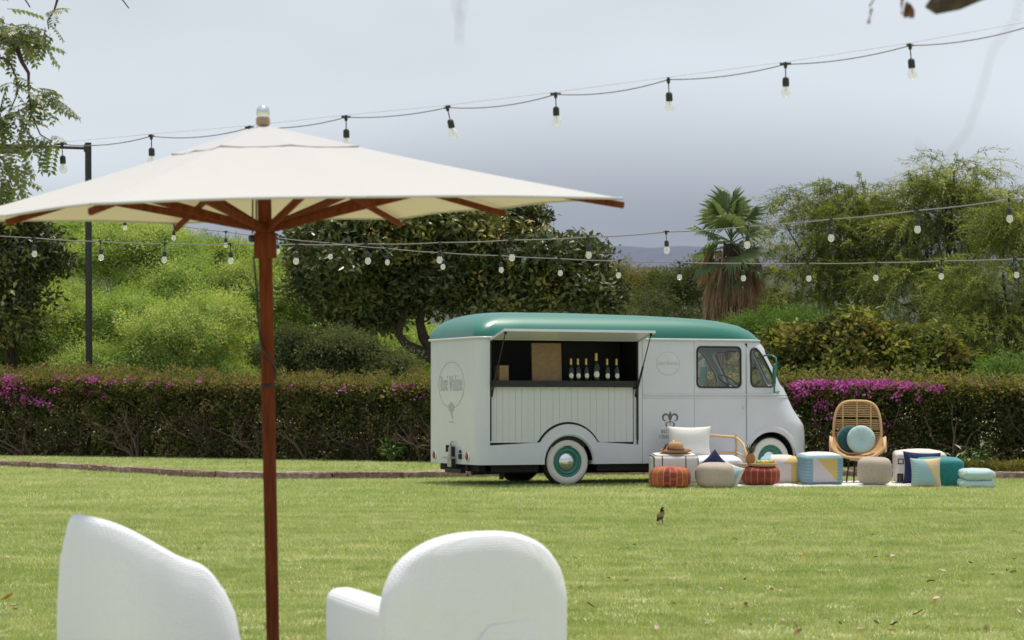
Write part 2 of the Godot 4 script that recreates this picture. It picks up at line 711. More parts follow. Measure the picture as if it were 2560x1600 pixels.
func fleur_de_lis() -> ArrayMesh:
	# three petals bound by a band, the side petals curled; one unit high
	var st := begin()
	var mid := PackedVector2Array()
	for i in 13:
		var t := i / 12.0
		mid.append(Vector2(0.13 * sin(t * PI) * (1.0 - 0.35 * t) + 0.012, 0.36 + 0.64 * t))
	for i in range(12, -1, -1):
		mid.append(Vector2(-mid[i].x, mid[i].y))
	prism(st, mid, 0.02)
	for s in [-1.0, 1.0]:
		var a := []
		var b := []
		for i in 15:
			var t := i / 14.0
			var ang := lerpf(-0.55 * PI, 1.12 * PI, t)
			var c := Vector2(0.30, 0.60)
			var r := 0.21
			var p := c + Vector2(cos(ang), sin(ang)) * Vector2(r, r * 1.0)
			var wd := 0.012 + 0.055 * sin(t * PI)
			a.append(p + Vector2(cos(ang), sin(ang)) * wd)
			b.append(p - Vector2(cos(ang), sin(ang)) * wd)
		petal_band(st, a, b, s)
		a = []
		b = []
		for i in 11:
			var t := i / 10.0
			var ang := lerpf(0.62 * PI, -0.75 * PI, t)
			var p := Vector2(0.17, 0.17) + Vector2(cos(ang), sin(ang)) * 0.12
			var wd := 0.01 + 0.04 * sin(t * PI)
			a.append(p + Vector2(cos(ang), sin(ang)) * wd)
			b.append(p - Vector2(cos(ang), sin(ang)) * wd)
		petal_band(st, a, b, s)
	prism(st, round_poly(rect(-0.16, 0.315, 0.16, 0.365), 0.02, 3), 0.02)
	prism(st, round_poly(PackedVector2Array([Vector2(-0.03, 0.31), Vector2(0, 0.0), Vector2(0.03, 0.31)]), 0.03, 3), 0.02)
	return done(st)


func petal_band(st: SurfaceTool, a: Array, b: Array, s: float):
	st.set_smooth_group(-1)
	for i in a.size() - 1:
		var q := [a[i], a[i + 1], b[i + 1], b[i]]
		var v := []
		for p in q:
			v.append(Vector3(p.x * s, p.y, 0.02))
		quad(st, v[0], v[1], v[2], v[3])
		var lo := []
		for p in v:
			lo.append(p - Vector3(0, 0, 0.02))
		quad(st, lo[0], lo[1], v[1], v[0])
		quad(st, v[3], v[2], lo[2], lo[3])


func ring_mesh(rx: float, ry: float, r: float) -> ArrayMesh:
	var st := begin()
	var pts := []
	for i in 56:
		pts.append(Vector3(cos(TAU * i / 56) * rx, sin(TAU * i / 56) * ry, 0))
	loop_tube(st, pts, r, 5)
	return done(st)


func build_van():
	var yaw := deg_to_rad(23.0)
	var up := Vector3(0, 1, -SLOPE).normalized()
	var fw := Vector3(cos(yaw), -SLOPE * sin(yaw), -sin(yaw)).normalized()
	var basis := Basis(fw, up, fw.cross(up))
	var corner := Vector3(-0.477, 1.959 - SLOPE * 34.0, -34.0)
	var van := thing("catering_van", "white vintage step van with a mint green roof and an open serving hatch", "van")
	van.transform = Transform3D(basis, corner - basis.z)

	# sheet metal shell, hollow, with its openings cut out
	var outer := []
	var inner := []
	for y in [2.13, 2.05, 1.95, 1.85, 1.72, 1.6, 1.45, 1.27, 1.18, 1.10, 1.04, 0.98, 0.92, 0.86, 0.78, 0.70, 0.6, 0.45, 0.31]:
		outer.append(van_ring(y, 0.0, table(NOSE, y), 1.0, 0.164, 0.9))
	for y in [2.10, 1.95, 1.72, 1.45, 1.27, 1.10, 0.98, 0.86, 0.70, 0.45, 0.36]:
		inner.append(van_ring(y, 0.035, table(NOSE, y) - 0.04, 0.965, 0.13, 0.88))
	var body := CSGCombiner3D.new()
	body.name = "shell"
	van.add_child(body)
	var st := begin()
	loft(st, outer)
	var solid := CSGMesh3D.new()
	solid.mesh = done(st)
	solid.material = mats.white_paint
	body.add_child(solid)
	st = begin()
	loft(st, inner)
	var hollow := CSGMesh3D.new()
	hollow.mesh = done(st)
	hollow.operation = CSGShape3D.OPERATION_SUBTRACTION
	hollow.material = mats.cabin
	body.add_child(hollow)
	var side_window := round_poly(rect(3.475, 1.42, 4.20, 2.015), 0.075)
	var quarter := round_poly(PackedVector2Array([Vector2(4.375, 1.43), Vector2(4.80, 1.43), Vector2(4.815, 1.56), Vector2(4.62, 1.89), Vector2(4.50, 2.015), Vector2(4.375, 1.98)]), 0.09)
	cutter(body, side_window, Vector3(0, 0, 1.6), 3.2)
	cutter(body, quarter, Vector3(0, 0, 1.6), 3.2)
	var wind := round_poly(rect(0.045, 1.44, 0.80, 1.985), 0.10)
	cutter(body, wind, Vector3(6.2, 0, 0), 1.75, PI * 0.5)
	var wind_far := PackedVector2Array()
	for i in range(wind.size() - 1, -1, -1):
		wind_far.append(Vector2(-wind[i].x, wind[i].y))
	cutter(body, wind_far, Vector3(6.2, 0, 0), 1.75, PI * 0.5)
	var hub := Vector2(1.411, 0.37)
	var serving := PackedVector2Array([Vector2(0.18, 2.085), Vector2(0.18, 0.585)])
	for i in 25:
		var a := PI - PI * i / 24.0
		var p := hub + Vector2(cos(a), sin(a)) * 0.515
		if p.y > 0.585:
			serving.append(p)
	serving.append_array(PackedVector2Array([Vector2(2.52, 0.585), Vector2(2.52, 2.085)]))
	cutter(body, serving, Vector3(0, 0, 1.2), 0.4)
	cutter(body, disc(Vector2(1.411, 0.335), 0.385), Vector3(0, 0, 1.2), 2.4)
	cutter(body, disc(Vector2(4.728, 0.335), 0.425), Vector3(0, 0, 1.2), 2.4)
	# door gaps and panel seams
	cutter(body, rect(4.283, 0.33, 4.306, 2.09), Vector3(0, 0, 1.2), 0.222)
	cutter(body, rect(3.425, 0.40, 3.431, 2.09), Vector3(0, 0, 1.2), 0.212)
	cutter(body, rect(2.575, 0.315, 2.583, 2.11), Vector3(0, 0, 1.2), 0.212)
	cutter(body, rect(-0.80, 0.55, 0.80, 0.562), Vector3(-0.012, 0, 0), 0.5, PI * 0.5)
	await get_tree().process_frame
	await get_tree().process_frame
	var baked := smoothed(body.bake_static_mesh(), 0.8)
	van.remove_child(body)
	body.free()
	part("body", baked, null, van)

	# roof: a dome over the rounded plan, falling to the nose
	st = begin()
	var roof := []
	for i in range(13, -1, -1):
		var s := i / 13.0 * PI * 0.5
		var y := 2.118 + 0.385 * pow(sin(s), 0.92)
		var inset := 0.62 * (1.0 - cos(s))
		var hw := 1.022 - inset
		roof.append(van_ring(y, -0.022 + inset * 0.95, maxf(table(NOSE, y) + 0.012, 1.6), hw, minf(0.18 + inset * 0.55, hw - 0.05), minf(0.9 + inset, 1.4)))
	loft(st, roof)
	part("roof", done(st), mats.green_paint, van)
	st = begin()
	loop_tube(st, van_ring(2.118, -0.022, table(NOSE, 2.118) + 0.014, 1.022, 0.18, 0.9), 0.016)
	part("drip_rail", done(st), mats.white_paint, van)
	st = begin()
	for y in [1.272, 1.312]:
		var line := []
		for i in 30:
			var x := lerpf(2.60, 5.22, i / 29.0)
			line.append(Vector3(x, y, van_z(x, y) + 0.001))
		tube(st, line, 0.013, 6)
	part("belt_moulding", done(st), mats.white_paint, van)
	# fenders: rolled lips round the wheel openings
	for f in [Vector3(1.411, 0.385, 0.06), Vector3(4.728, 0.425, 0.10)]:
		st = begin()
		var lip := []
		for i in 25:
			var a := PI * 1.02 - PI * 1.04 * i / 24.0
			var ring := []
			for k in 5:
				var r: float = f.y - 0.004 + f.z * k / 4.0
				var x: float = f.x + cos(a) * r
				var y: float = 0.335 + sin(a) * r
				ring.append(Vector3(x, y, van_z(x, y) + [-0.02, 0.016, 0.02, 0.014, -0.004][k]))
			lip.append(ring)
		loft_grid(st, lip)
		part("fender", done(st), mats.white_paint, van)
	# glazing with rubber seals
	for w in [[side_window, 0.0], [quarter, 0.0]]:
		for side in [1.0, -1.0]:
			var rim := []
			var ctr := Vector3.ZERO
			for p in w[0]:
				var v := Vector3(p.x, p.y, (van_z(p.x, p.y) - 0.012) * side)
				rim.append(v)
				ctr += v
			ctr /= rim.size()
			ctr.z = (van_z(ctr.x, ctr.y) - 0.014) * side
			var frame := Node3D.new()
			frame.name = "window"
			van.add_child(frame, true)
			st = begin()
			flip(st, rim, 1, side < 0)
			part("pane", done(st), mats.glass, frame)
			st = begin()
			var seal := []
			for v in rim:
				seal.append(v + Vector3(0, 0, 0.014 * side))
			loop_tube(st, seal, 0.015, 6)
			part("rubber_seal", done(st), mats.black, frame)
	for s in [1.0, -1.0]:
		var frame := Node3D.new()
		frame.name = "windscreen"
		van.add_child(frame, true)
		st = begin()
		var rows := []
		for i in 7:
			var row := []
			for j in 7:
				var z: float = lerpf(0.04, 0.805, i / 6.0) * s
				var y := lerpf(1.43, 1.99, j / 6.0)
				row.append(Vector3(van_x(z, y) - 0.018, y, z))
			rows.append(row)
		loft_grid(st, rows)
		part("pane", done(st), mats.glass, frame)
		st = begin()
		var seal := []
		for p in wind:
			seal.append(Vector3(van_x(p.x, p.y) - 0.006, p.y, p.x * s))
		loop_tube(st, seal, 0.015, 6)
		part("rubber_seal", done(st), mats.black, frame)

	# serving side: boards, counter, dark fitted interior
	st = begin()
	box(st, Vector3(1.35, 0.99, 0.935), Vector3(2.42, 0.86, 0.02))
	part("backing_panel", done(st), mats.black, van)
	var step := 0.0978
	for i in 23:
		var x0 := 0.193 + i * step + 0.001
		var x1 := x0 + step - 0.0026
		var lo := PackedVector2Array()
		for k in 4:
			var x := lerpf(x0, x1, k / 3.0)
			var dx := x - hub.x
			var y := 0.625
			if absf(dx) < 0.548:
				y = maxf(y, hub.y + sqrt(0.548 * 0.548 - dx * dx))
			lo.append(Vector2(x, y))
		lo.append(Vector2(x1, 1.416))
		lo.append(Vector2(x0, 1.416))
		st = begin()
		prism(st, lo, 0.016, Transform3D(Basis(), Vector3(0, 0, 0.950 + 0.002 * ((i * 7) % 3))))
		part("plank", done(st), mats.board_paint, van)
	st = begin()
	box(st, Vector3(2.478, 0.99, 0.958), Vector3(0.045, 0.80, 0.02), Transform3D.IDENTITY, 0.004)
	part("board_trim", done(st), mats.board_paint, van)
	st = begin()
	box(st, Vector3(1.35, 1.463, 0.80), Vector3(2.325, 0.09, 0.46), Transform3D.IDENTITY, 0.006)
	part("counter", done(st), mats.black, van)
	st = begin()
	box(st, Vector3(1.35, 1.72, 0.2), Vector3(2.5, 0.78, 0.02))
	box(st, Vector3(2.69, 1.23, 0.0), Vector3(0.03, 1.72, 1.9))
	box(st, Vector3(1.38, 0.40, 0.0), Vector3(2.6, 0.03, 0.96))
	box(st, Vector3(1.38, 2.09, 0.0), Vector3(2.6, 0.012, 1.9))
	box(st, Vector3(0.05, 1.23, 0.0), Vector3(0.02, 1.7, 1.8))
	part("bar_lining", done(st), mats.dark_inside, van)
	st = begin()
	box(st, Vector3(4.295, 1.21, 0.972), Vector3(0.06, 1.72, 0.01))
	part("door_seal", done(st), mats.black, van)
	# cab: dashboard, seat, steering wheel
	st = begin()
	round_box(st, Vector3(0.28, 0.20, 1.7), 0.06, 3, Transform3D(Basis(), Vector3(4.86, 1.27, 0)))
	part("dashboard", done(st), mats.green_paint, van)
	st = begin()
	round_box(st, Vector3(0.46, 0.14, 0.46), 0.05, 3, Transform3D(Basis(), Vector3(3.62, 0.92, 0.30)))
	round_box(st, Vector3(0.12, 0.42, 0.46), 0.05, 3, Transform3D(Basis(Vector3(0, 0, 1), 0.15), Vector3(3.40, 1.16, 0.30)))
	part("driver_seat", done(st), mats.black, van)
	st = begin()
	var wheel_turn := Transform3D(Basis(Vector3(0, 0, 1), -0.62), Vector3(4.32, 1.50, 0.42))
	var hoop := []
	for i in 28:
		hoop.append(wheel_turn * Vector3(cos(TAU * i / 28) * 0.19, 0, sin(TAU * i / 28) * 0.19))
	loop_tube(st, hoop, 0.013, 6)
	for k in 3:
		var a := TAU * k / 3.0 + 0.4
		tube(st, [wheel_turn * Vector3(0, -0.03, 0), wheel_turn * Vector3(cos(a) * 0.19, 0, sin(a) * 0.19)], 0.011, 5)
	tube(st, [wheel_turn * Vector3(0, -0.03, 0), wheel_turn * Vector3(0.02, -0.42, 0)], 0.022, 6)
	part("steering_wheel", done(st), mats.black, van)

	# raised hatch on two gas struts
	var ht := Transform3D(Basis(Vector3(1, 0, 0), deg_to_rad(-13.0)), Vector3(1.35, 2.098, 1.012))
	st = begin()
	box(st, Vector3(0, 0.0, 0.26), Vector3(2.36, 0.016, 0.52), ht, 0.004)
	for s in [-1.168, 1.168]:
		box(st, Vector3(s, -0.012, 0.26), Vector3(0.024, 0.028, 0.52), ht)
	box(st, Vector3(0, -0.008, 0.525), Vector3(2.36, 0.036, 0.022), ht, 0.006)
	var hatch := part("serving_hatch", done(st), mats.white_paint, van)
	for s in [-1.135, 1.135]:
		st = begin()
		var a: Vector3 = ht * Vector3(s, -0.035, 0.47)
		var b := Vector3(1.35 + s, 1.30, 0.975)
		tube(st, [a, a.lerp(b, 0.55)], 0.009, 6)
		tube(st, [a.lerp(b, 0.52), b], 0.016, 8)
		box(st, a, Vector3(0.03, 0.04, 0.03))
		box(st, b, Vector3(0.025, 0.05, 0.03))
		part("gas_strut", done(st), mats.black, van)
	for s in [-1.0, 1.0]:
		st = begin()
		box(st, Vector3(1.35 + s * 1.155, 1.36, 0.985), Vector3(0.016, 1.42, 0.03))
		part("opening_seal", done(st), mats.black, van)

	# running gear
	for side in [1.0, -1.0]:
		van_wheel(van, Vector3(1.411, 0.345, 0.845 * side))
		van_wheel(van, Vector3(4.728, 0.345, 0.845 * side), 0.06)
	st = begin()
	for x in [1.411, 4.728]:
		for side in [1.0, -1.0]:
			var tub := []
			for i in 13:
				var a := PI * i / 12.0
				tub.append([Vector3(x + cos(a) * 0.44, 0.335 + sin(a) * 0.44, 0.955 * side), Vector3(x + cos(a) * 0.44, 0.335 + sin(a) * 0.44, 0.5 * side)])
			loft_grid(st, tub)
			var back := []
			for i in 13:
				var a := PI * i / 12.0
				back.append(Vector3(x + cos(a) * 0.44, 0.335 + sin(a) * 0.44, 0.5 * side))
			back.append(Vector3(x + 0.44, 0.2, 0.5 * side))
			back.append(Vector3(x - 0.44, 0.2, 0.5 * side))
			flip(st, back)
		tube(st, [Vector3(x, 0.33, -0.8), Vector3(x, 0.33, 0.8)], 0.05, 8)
	for s in [-0.42, 0.42]:
		box(st, Vector3(2.55, 0.27, s), Vector3(5.0, 0.12, 0.08))
	box(st, Vector3(2.5, 0.24, 0.0), Vector3(1.3, 0.16, 0.5))
	box(st, Vector3(0.16, 0.255, 0.0), Vector3(0.10, 0.09, 1.5))
	box(st, Vector3(0.62, 0.25, 0.86), Vector3(0.72, 0.10, 0.04))
	box(st, Vector3(3.05, 0.26, 0.88), Vector3(2.3, 0.11, 0.04))
	tube(st, [Vector3(2.0, 0.2, 0.3), Vector3(0.5, 0.2, 0.55), Vector3(0.06, 0.19, 0.6)], 0.03, 8)
	box(st, Vector3(0.44, 0.17, 0.80), Vector3(0.05, 0.14, 0.05))
	part("chassis", done(st), mats.underbody, van)
	st = begin()
	box(st, Vector3(2.6, 0.295, 0.0), Vector3(5.0, 0.02, 1.30))
	part("floor_pan", done(st), mats.underbody, van)

	# tail: lamps, latch, folding step, painted emblem
	for z in [-0.70, 0.60]:
		st = begin()
		var t := Transform3D(Basis(Vector3(0, 0, 1), PI * 0.5), Vector3(0, 0.42, z))
		lathe(st, [Vector2(0.062, 0.0), Vector2(0.058, 0.014), Vector2(0.03, 0.026), Vector2(0.001, 0.03)], 24, t, 1, false)
		var lamp := part("tail_light", done(st), mats.red_lens, van)
		st = begin()
		lathe(st, [Vector2(0.075, 0.0), Vector2(0.075, 0.012), Vector2(0.06, 0.016), Vector2(0.06, 0.0)], 24, t, 1, false)
		part("bezel", done(st), mats.chrome, lamp)
	st = begin()
	box(st, Vector3(-0.05, 0.40, 0.02), Vector3(0.10, 0.03, 0.30), Transform3D.IDENTITY, 0.005)
	box(st, Vector3(-0.02, 0.34, 0.02), Vector3(0.035, 0.16, 0.24), Transform3D.IDENTITY, 0.005)
	box(st, Vector3(-0.03, 0.48, 0.0), Vector3(0.03, 0.14, 0.10), Transform3D.IDENTITY, 0.005)
	tube(st, [Vector3(-0.02, 0.55, 0.02), Vector3(-0.05, 0.60, 0.06), Vector3(-0.02, 0.64, 0.07)], 0.014, 6)
	part("latch", done(st), mats.steel, van)
	st = begin()
	box(st, Vector3(-0.045, 0.41, 0.15), Vector3(0.05, 0.30, 0.03))
	box(st, Vector3(-0.04, 0.53, -0.09), Vector3(0.04, 0.10, 0.03))
	box(st, Vector3(0.03, 0.21, 0.05), Vector3(0.08, 0.06, 0.62))
	part("tow_bracket", done(st), mats.black, van)
	st = begin()
	box(st, Vector3(-0.015, 0.42, 0.34), Vector3(0.03, 0.075, 0.07), Transform3D.IDENTITY, 0.004)
	box(st, Vector3(-0.012, 0.49, 0.335), Vector3(0.024, 0.04, 0.05), Transform3D.IDENTITY, 0.004)
	part("plug_socket", done(st), mats.black, van)
	var tail := Basis(Vector3(0, 0, 1), Vector3(0, 1, 0), Vector3(-1, 0, 0))
	part("emblem_ring", ring_mesh(0.50, 0.335, 0.005), mats.print_grey, van, Transform3D(tail, Vector3(-0.001, 1.45, -0.03)))
	part("lettering", letters("Rosé Wahine", 0.30, true, true), mats.print_grey, van, Transform3D(tail * Basis.from_scale(Vector3(0.47, 1.0, 1)), Vector3(-0.002, 1.47, -0.03)))
	st = begin()
	for k in 5:
		var a := TAU * k / 5.0 + 0.3
		var petal := PackedVector2Array()
		for i in 10:
			var b := TAU * i / 10.0
			petal.append(Vector2(cos(a), sin(a)) * 0.045 + Vector2(cos(b), sin(b)) * 0.03)
		prism(st, petal, 0.003 + 0.0008 * k)
	prism(st, PackedVector2Array([Vector2(-0.015, -0.07), Vector2(0.02, -0.17), Vector2(0.035, -0.165), Vector2(0.015, -0.07)]), 0.003)
	prism(st, round_poly(rect(-0.05, -0.225, 0.05, -0.205), 0.01, 2), 0.003)
	part("emblem_flower", done(st), mats.print_grey, van, Transform3D(tail * Basis.from_scale(Vector3(1.6, 1.0, 1)), Vector3(-0.001, 1.13, -0.03)))

	# printing on the side
	part("emblem_ring", ring_mesh(0.19, 0.17, 0.003), mats.print_faint, van, Transform3D(Basis(), Vector3(3.0, 1.765, 1.001)))
	part("lettering", letters("Rosé Wahine", 0.072, true, true), mats.print_faint, van, Transform3D(Basis.from_scale(Vector3(0.75, 1, 1)), Vector3(3.0, 1.77, 1.001)))
	part("fleur_emblem", fleur_de_lis(), mats.print_dark, van, Transform3D(Basis.from_scale(Vector3(0.235, 0.235, 0.1)), Vector3(3.03, 0.835, 1.0005)))
	part("lettering", letters("RELAIS &", 0.066, true), mats.print_dark, van, Transform3D(Basis(), Vector3(3.03, 0.775, 1.001)))
	part("lettering", letters("CHATEAUX", 0.066, true), mats.print_dark, van, Transform3D(Basis(), Vector3(3.03, 0.70, 1.001)))

	# door handle and the green mirror on its bracket
	st = begin()
	lathe(st, [Vector2(0.022, 0.0), Vector2(0.022, 0.02), Vector2(0.012, 0.035), Vector2(0.001, 0.037)], 12, Transform3D(Basis(Vector3(1, 0, 0), PI * 0.5), Vector3(4.24, 1.12, 1.0)))
	part("door_handle", done(st), mats.white_paint, van)
	for s in [1.0, -1.0]:
		st = begin()
		tube(st, [Vector3(4.66, 1.90, 0.88 * s), Vector3(4.71, 1.90, 1.02 * s), Vector3(4.74, 1.86, 1.10 * s), Vector3(4.74, 1.78, 1.12 * s), Vector3(4.70, 1.40, 1.12 * s), Vector3(4.72, 1.345, 1.08 * s), Vector3(4.90, 1.36, 0.90 * s)], 0.014, 7)
		var mirror := part("mirror", done(st), mats.green_paint, van)
		st = begin()
		round_box(st, Vector3(0.035, 0.30, 0.15), 0.016, 3, Transform3D(Basis(Vector3(0, 1, 0), -0.35 * s), Vector3(4.695, 1.62, 1.13 * s)))
		part("mirror_head", done(st), mats.green_paint, mirror)

	# what stands on the counter
	var bar := van.transform
	var bottle := thing("champagne_bottle", "", "bottle")
	st = begin()
	lathe(st, [Vector2(0.001, 0.0), Vector2(0.042, 0.0), Vector2(0.045, 0.01), Vector2(0.045, 0.155), Vector2(0.040, 0.185), Vector2(0.025, 0.215), Vector2(0.016, 0.245), Vector2(0.015, 0.26)], 20)
	part("glass", done(st), plain(lin(0.006, 0.012, 0.006), 0.12), bottle)
	st = begin()
	lathe(st, [Vector2(0.0215, 0.222), Vector2(0.0175, 0.245), Vector2(0.0165, 0.26), Vector2(0.0165, 0.315), Vector2(0.014, 0.322), Vector2(0.001, 0.323)], 16, Transform3D.IDENTITY, 1, false)
	part("foil", done(st), plain(lin(0.62, 0.42, 0.13), 0.42, 0.35), bottle)
	st = begin()
	var face := []
	for i in 9:
		var row := []
		for j in 9:
			var u := -1.0 + i / 4.0
			var v := -1.0 + j / 4.0
			var p := Vector2(u * sqrt(1.0 - v * v * 0.5), v * sqrt(1.0 - u * u * 0.5)) * 0.036
			var a := p.x / 0.0462
			row.append(Vector3(sin(a) * 0.0462, 0.075 + p.y, cos(a) * 0.0462))
		face.append(row)
	loft_grid(st, face)
	part("label_sticker", done(st), plain(lin(0.62, 0.62, 0.60), 0.7), bottle)
	var spots := [1.47, 1.58, 1.71, 1.87, 2.045, 2.195]
	var said := ["champagne bottle standing beside the tall wooden board", "second champagne bottle on the counter from the wooden board", "third champagne bottle on the counter, just short of the magnum", "tallest champagne bottle, a magnum standing in the row", "champagne bottle standing just past the magnum", "champagne bottle standing last in the row, nearest the hatch strut"]
	for i in 6:
		var b: Node3D = bottle if i == 0 else copy(bottle, said[i], Vector3.ZERO, 0.0)
		var k := 1.25 if i == 3 else 1.0
		b.transform = bar * Transform3D(Basis(Vector3.UP, -0.25 + 0.1 * (i % 3)).scaled(Vector3.ONE * k), Vector3(spots[i], 1.508, 0.93))
		tag(b, said[i], "bottle", "champagne bottles on the van counter")
	st = begin()
	box(st, Vector3(0, 0.27, 0), Vector3(0.46, 0.54, 0.03), Transform3D.IDENTITY, 0.004)
	var board := part("wooden_board", done(st), mats.box_wood, self)
	tag(board, "tall brown wooden board propped on the counter inside the hatch", "board")
	board.transform = bar * Transform3D(Basis(Vector3(1, 0, 0), -0.05), Vector3(1.12, 1.508, 0.86))
	st = begin()
	for q in [[Vector3(0, 0.012, 0), Vector3(0.15, 0.024, 0.14)], [Vector3(0, 0.12, 0.064), Vector3(0.15, 0.19, 0.012)], [Vector3(0, 0.12, -0.064), Vector3(0.15, 0.19, 0.012)], [Vector3(0.069, 0.12, 0), Vector3(0.012, 0.19, 0.116)], [Vector3(-0.069, 0.12, 0), Vector3(0.012, 0.19, 0.116)]]:
		box(st, q[0], q[1])
	var crate := part("wooden_box", done(st), mats.box_wood, self)
	tag(crate, "small brown wooden box at the tail end of the counter", "box")
	crate.transform = bar * Transform3D(Basis(Vector3.UP, 0.15), Vector3(0.40, 1.508, 0.90))


# ---------------------------------------------------------------- ground and far hills
const KERB := [Vector2(-16, 54), Vector2(-9.5, 44.7), Vector2(-7.9, 42.7), Vector2(-6.1, 39.9), Vector2(-5.0, 38.0), Vector2(-3.8, 37.1), Vector2(-2.6, 37.2), Vector2(-1.5, 37.5), Vector2(0, 38.5), Vector2(1.5, 39.2), Vector2(3.0, 39.4), Vector2(4.5, 39.0), Vector2(6.0, 37.9), Vector2(8.3, 37.1), Vector2(16, 37.6)]


func kerb_depth(x: float) -> float:
	return table(KERB, clampf(x, -16.0, 15.9))


func patch(p: Vector3) -> float:
	return clampf(0.5 + 0.6 * noise.get_noise_3d(p.x * 0.22, 3.0, p.z * 0.5) + 0.9 * noise.get_noise_3d(p.x * 0.35, 8.0, p.z * 2.6), 0.0, 1.0)


func build_ground():
	var turf := grained(lin(0.30, 0.34, 0.15), lin(0.44, 0.45, 0.26), 0.95, 0.02, Vector3(0.35, 0.35, 1.1), 0.6, 4)
	turf.uv1_world_triplanar = true
	var st := begin()
	var rows := []
	for z in [40.0, 10.0, 0.0, -10.0, -20.0, -30.0, -40.0, -47.0, -54.0, -90.0]:
		var row := []
		for x in [-200.0, -60.0, -20.0, -8.0, 0.0, 8.0, 20.0, 60.0, 200.0]:
			row.append(Vector3(x, 1.959 + SLOPE * maxf(z, -54.0), z))
		rows.append(row)
	loft_grid(st, rows)
	structure("lawn", done(st), turf, "mown green lawn falling gently away to the van")
	st = begin()
	rows = []
	for i in 60:
		var x := lerpf(-15.5, 15.5, i / 59.0)
		var k := -kerb_depth(x) - 0.05
		var row := []
		for z in [k, k - 1.0, k - 4.0, minf(k - 8.0, -53.0)]:
			row.append(Vector3(x, 1.959 + SLOPE * maxf(z, -54.0) + 0.09, z))
		rows.append(row)
	loft_grid(st, rows)
	structure("upper_lawn", done(st), turf, "raised strip of lawn between kerb and hedge")
	st = begin()
	rows = []
	for z in [-90.0, -400.0, -2000.0, -8800.0]:
		var row := []
		for x in [-6000.0, -800.0, -60.0, 60.0, 800.0, 6000.0]:
			row.append(Vector3(x, 1.959 - SLOPE * 54.0 - 0.01, z))
		rows.append(row)
	loft_grid(st, rows)
	structure("terrain", done(st), grained(lin(0.02, 0.03, 0.02), lin(0.035, 0.045, 0.025), 0.95, 0.02, Vector3.ONE * 0.02), "scrubby flat land running out to the hills")
	# blades
	var palette := [lin(0.32, 0.41, 0.17), lin(0.49, 0.54, 0.30), lin(0.70, 0.66, 0.47), lin(0.22, 0.31, 0.105)]
	for band in [[9.5, 17.0, 300, 1.0], [17.0, 27.0, 170, 1.45], [27.0, 39.0, 90, 2.1], [39.0, 51.0, 50, 2.7]]:
		var xfs := []
		var cols := []
		var area: float = 0.47 * (band[1] * band[1] - band[0] * band[0]) * 0.5
		var count := int(area * band[2])
		for i in count:
			var d := sqrt(rng.randf_range(band[0] * band[0], band[1] * band[1]))
			var x := rng.randf_range(-0.235, 0.235) * d
			var p := Vector3(x, 0, -d)
			p.y = ground_y(x, -d)
			if absf(d - kerb_depth(x) - 0.07) < 0.12:
				continue
			var s: float = band[3] * rng.randf_range(0.8, 1.25)
			var b := Basis(Vector3.UP, rng.randf() * TAU).scaled(Vector3(s, rng.randf_range(0.75, 1.15) * (0.65 + 0.35 * s), s))
			xfs.append(Transform3D(b, p))
			var t := patch(p)
			var c: Color = palette[0].lerp(palette[1], t)
			var streak := noise.get_noise_3d(p.x * 0.28, 20.0, p.z * 3.4)
			if rng.randf() < 0.10 + 0.45 * smoothstep(0.18, 0.5, streak):
				c = c.lerp(palette[2], 0.8)
			elif rng.randf() < 0.2:
				c = c.lerp(palette[3], 0.8)
			cols.append(c.srgb_to_linear())
		var g := stuff("grass", tuft(), mats.grass, self, xfs, cols)
		g.set_meta("label", "short mown grass blades of the lawn")


func tuft() -> ArrayMesh:
	var st := begin()
	st.set_smooth_group(-1)
	for i in 26:
		var a := rng.randf() * TAU
		var r := sqrt(rng.randf()) * 0.085
		var p := Vector3(cos(a) * r, -0.004, sin(a) * r)
		var h := rng.randf_range(0.016, 0.036)
		var lean := Vector3(rng.randf_range(-1, 1), 0, rng.randf_range(-1, 1)) * h * 0.7
		var w := Vector3(cos(a * 3.7), 0, sin(a * 3.7)) * 0.0028
		tri(st, p - w, p + lean + Vector3(0, h, 0), p + w)
	return done(st)


func build_hills():
	var st := begin()
	var rows := []
	for j in 8:
		var t := j / 7.0
		var row := []
		for i in 121:
			var x := lerpf(-3600.0, 3600.0, i / 120.0)
			var h := 20.0 + 26.0 * smoothstep(-300.0, 250.0, x) + 10.0 * noise.get_noise_2d(x * 0.004, 2.0) + 5.0 * noise.get_noise_2d(x * 0.017, 7.0)
			h += 27.0 * exp(-pow((x + 520.0) / 48.0, 2.0)) + 18.0 * exp(-pow((x + 470.0) / 70.0, 2.0))
			h += 14.0 * exp(-pow((x - 1300.0) / 500.0, 2.0)) + 20.0 * exp(-pow((x + 1700.0) / 600.0, 2.0))
			row.append(Vector3(x, -3.0 + h * sin(t * PI * 0.5), -4300.0 - 900.0 * t + 30.0 * noise.get_noise_2d(x * 0.01, t * 6.0)))
		rows.append(row)
	loft_grid(st, rows)
	structure("hills", done(st), grained(lin(0.075, 0.09, 0.135), lin(0.095, 0.11, 0.16), 1.0, 0.02, Vector3.ONE * 0.004), "blue grey hills under the rain cloud")


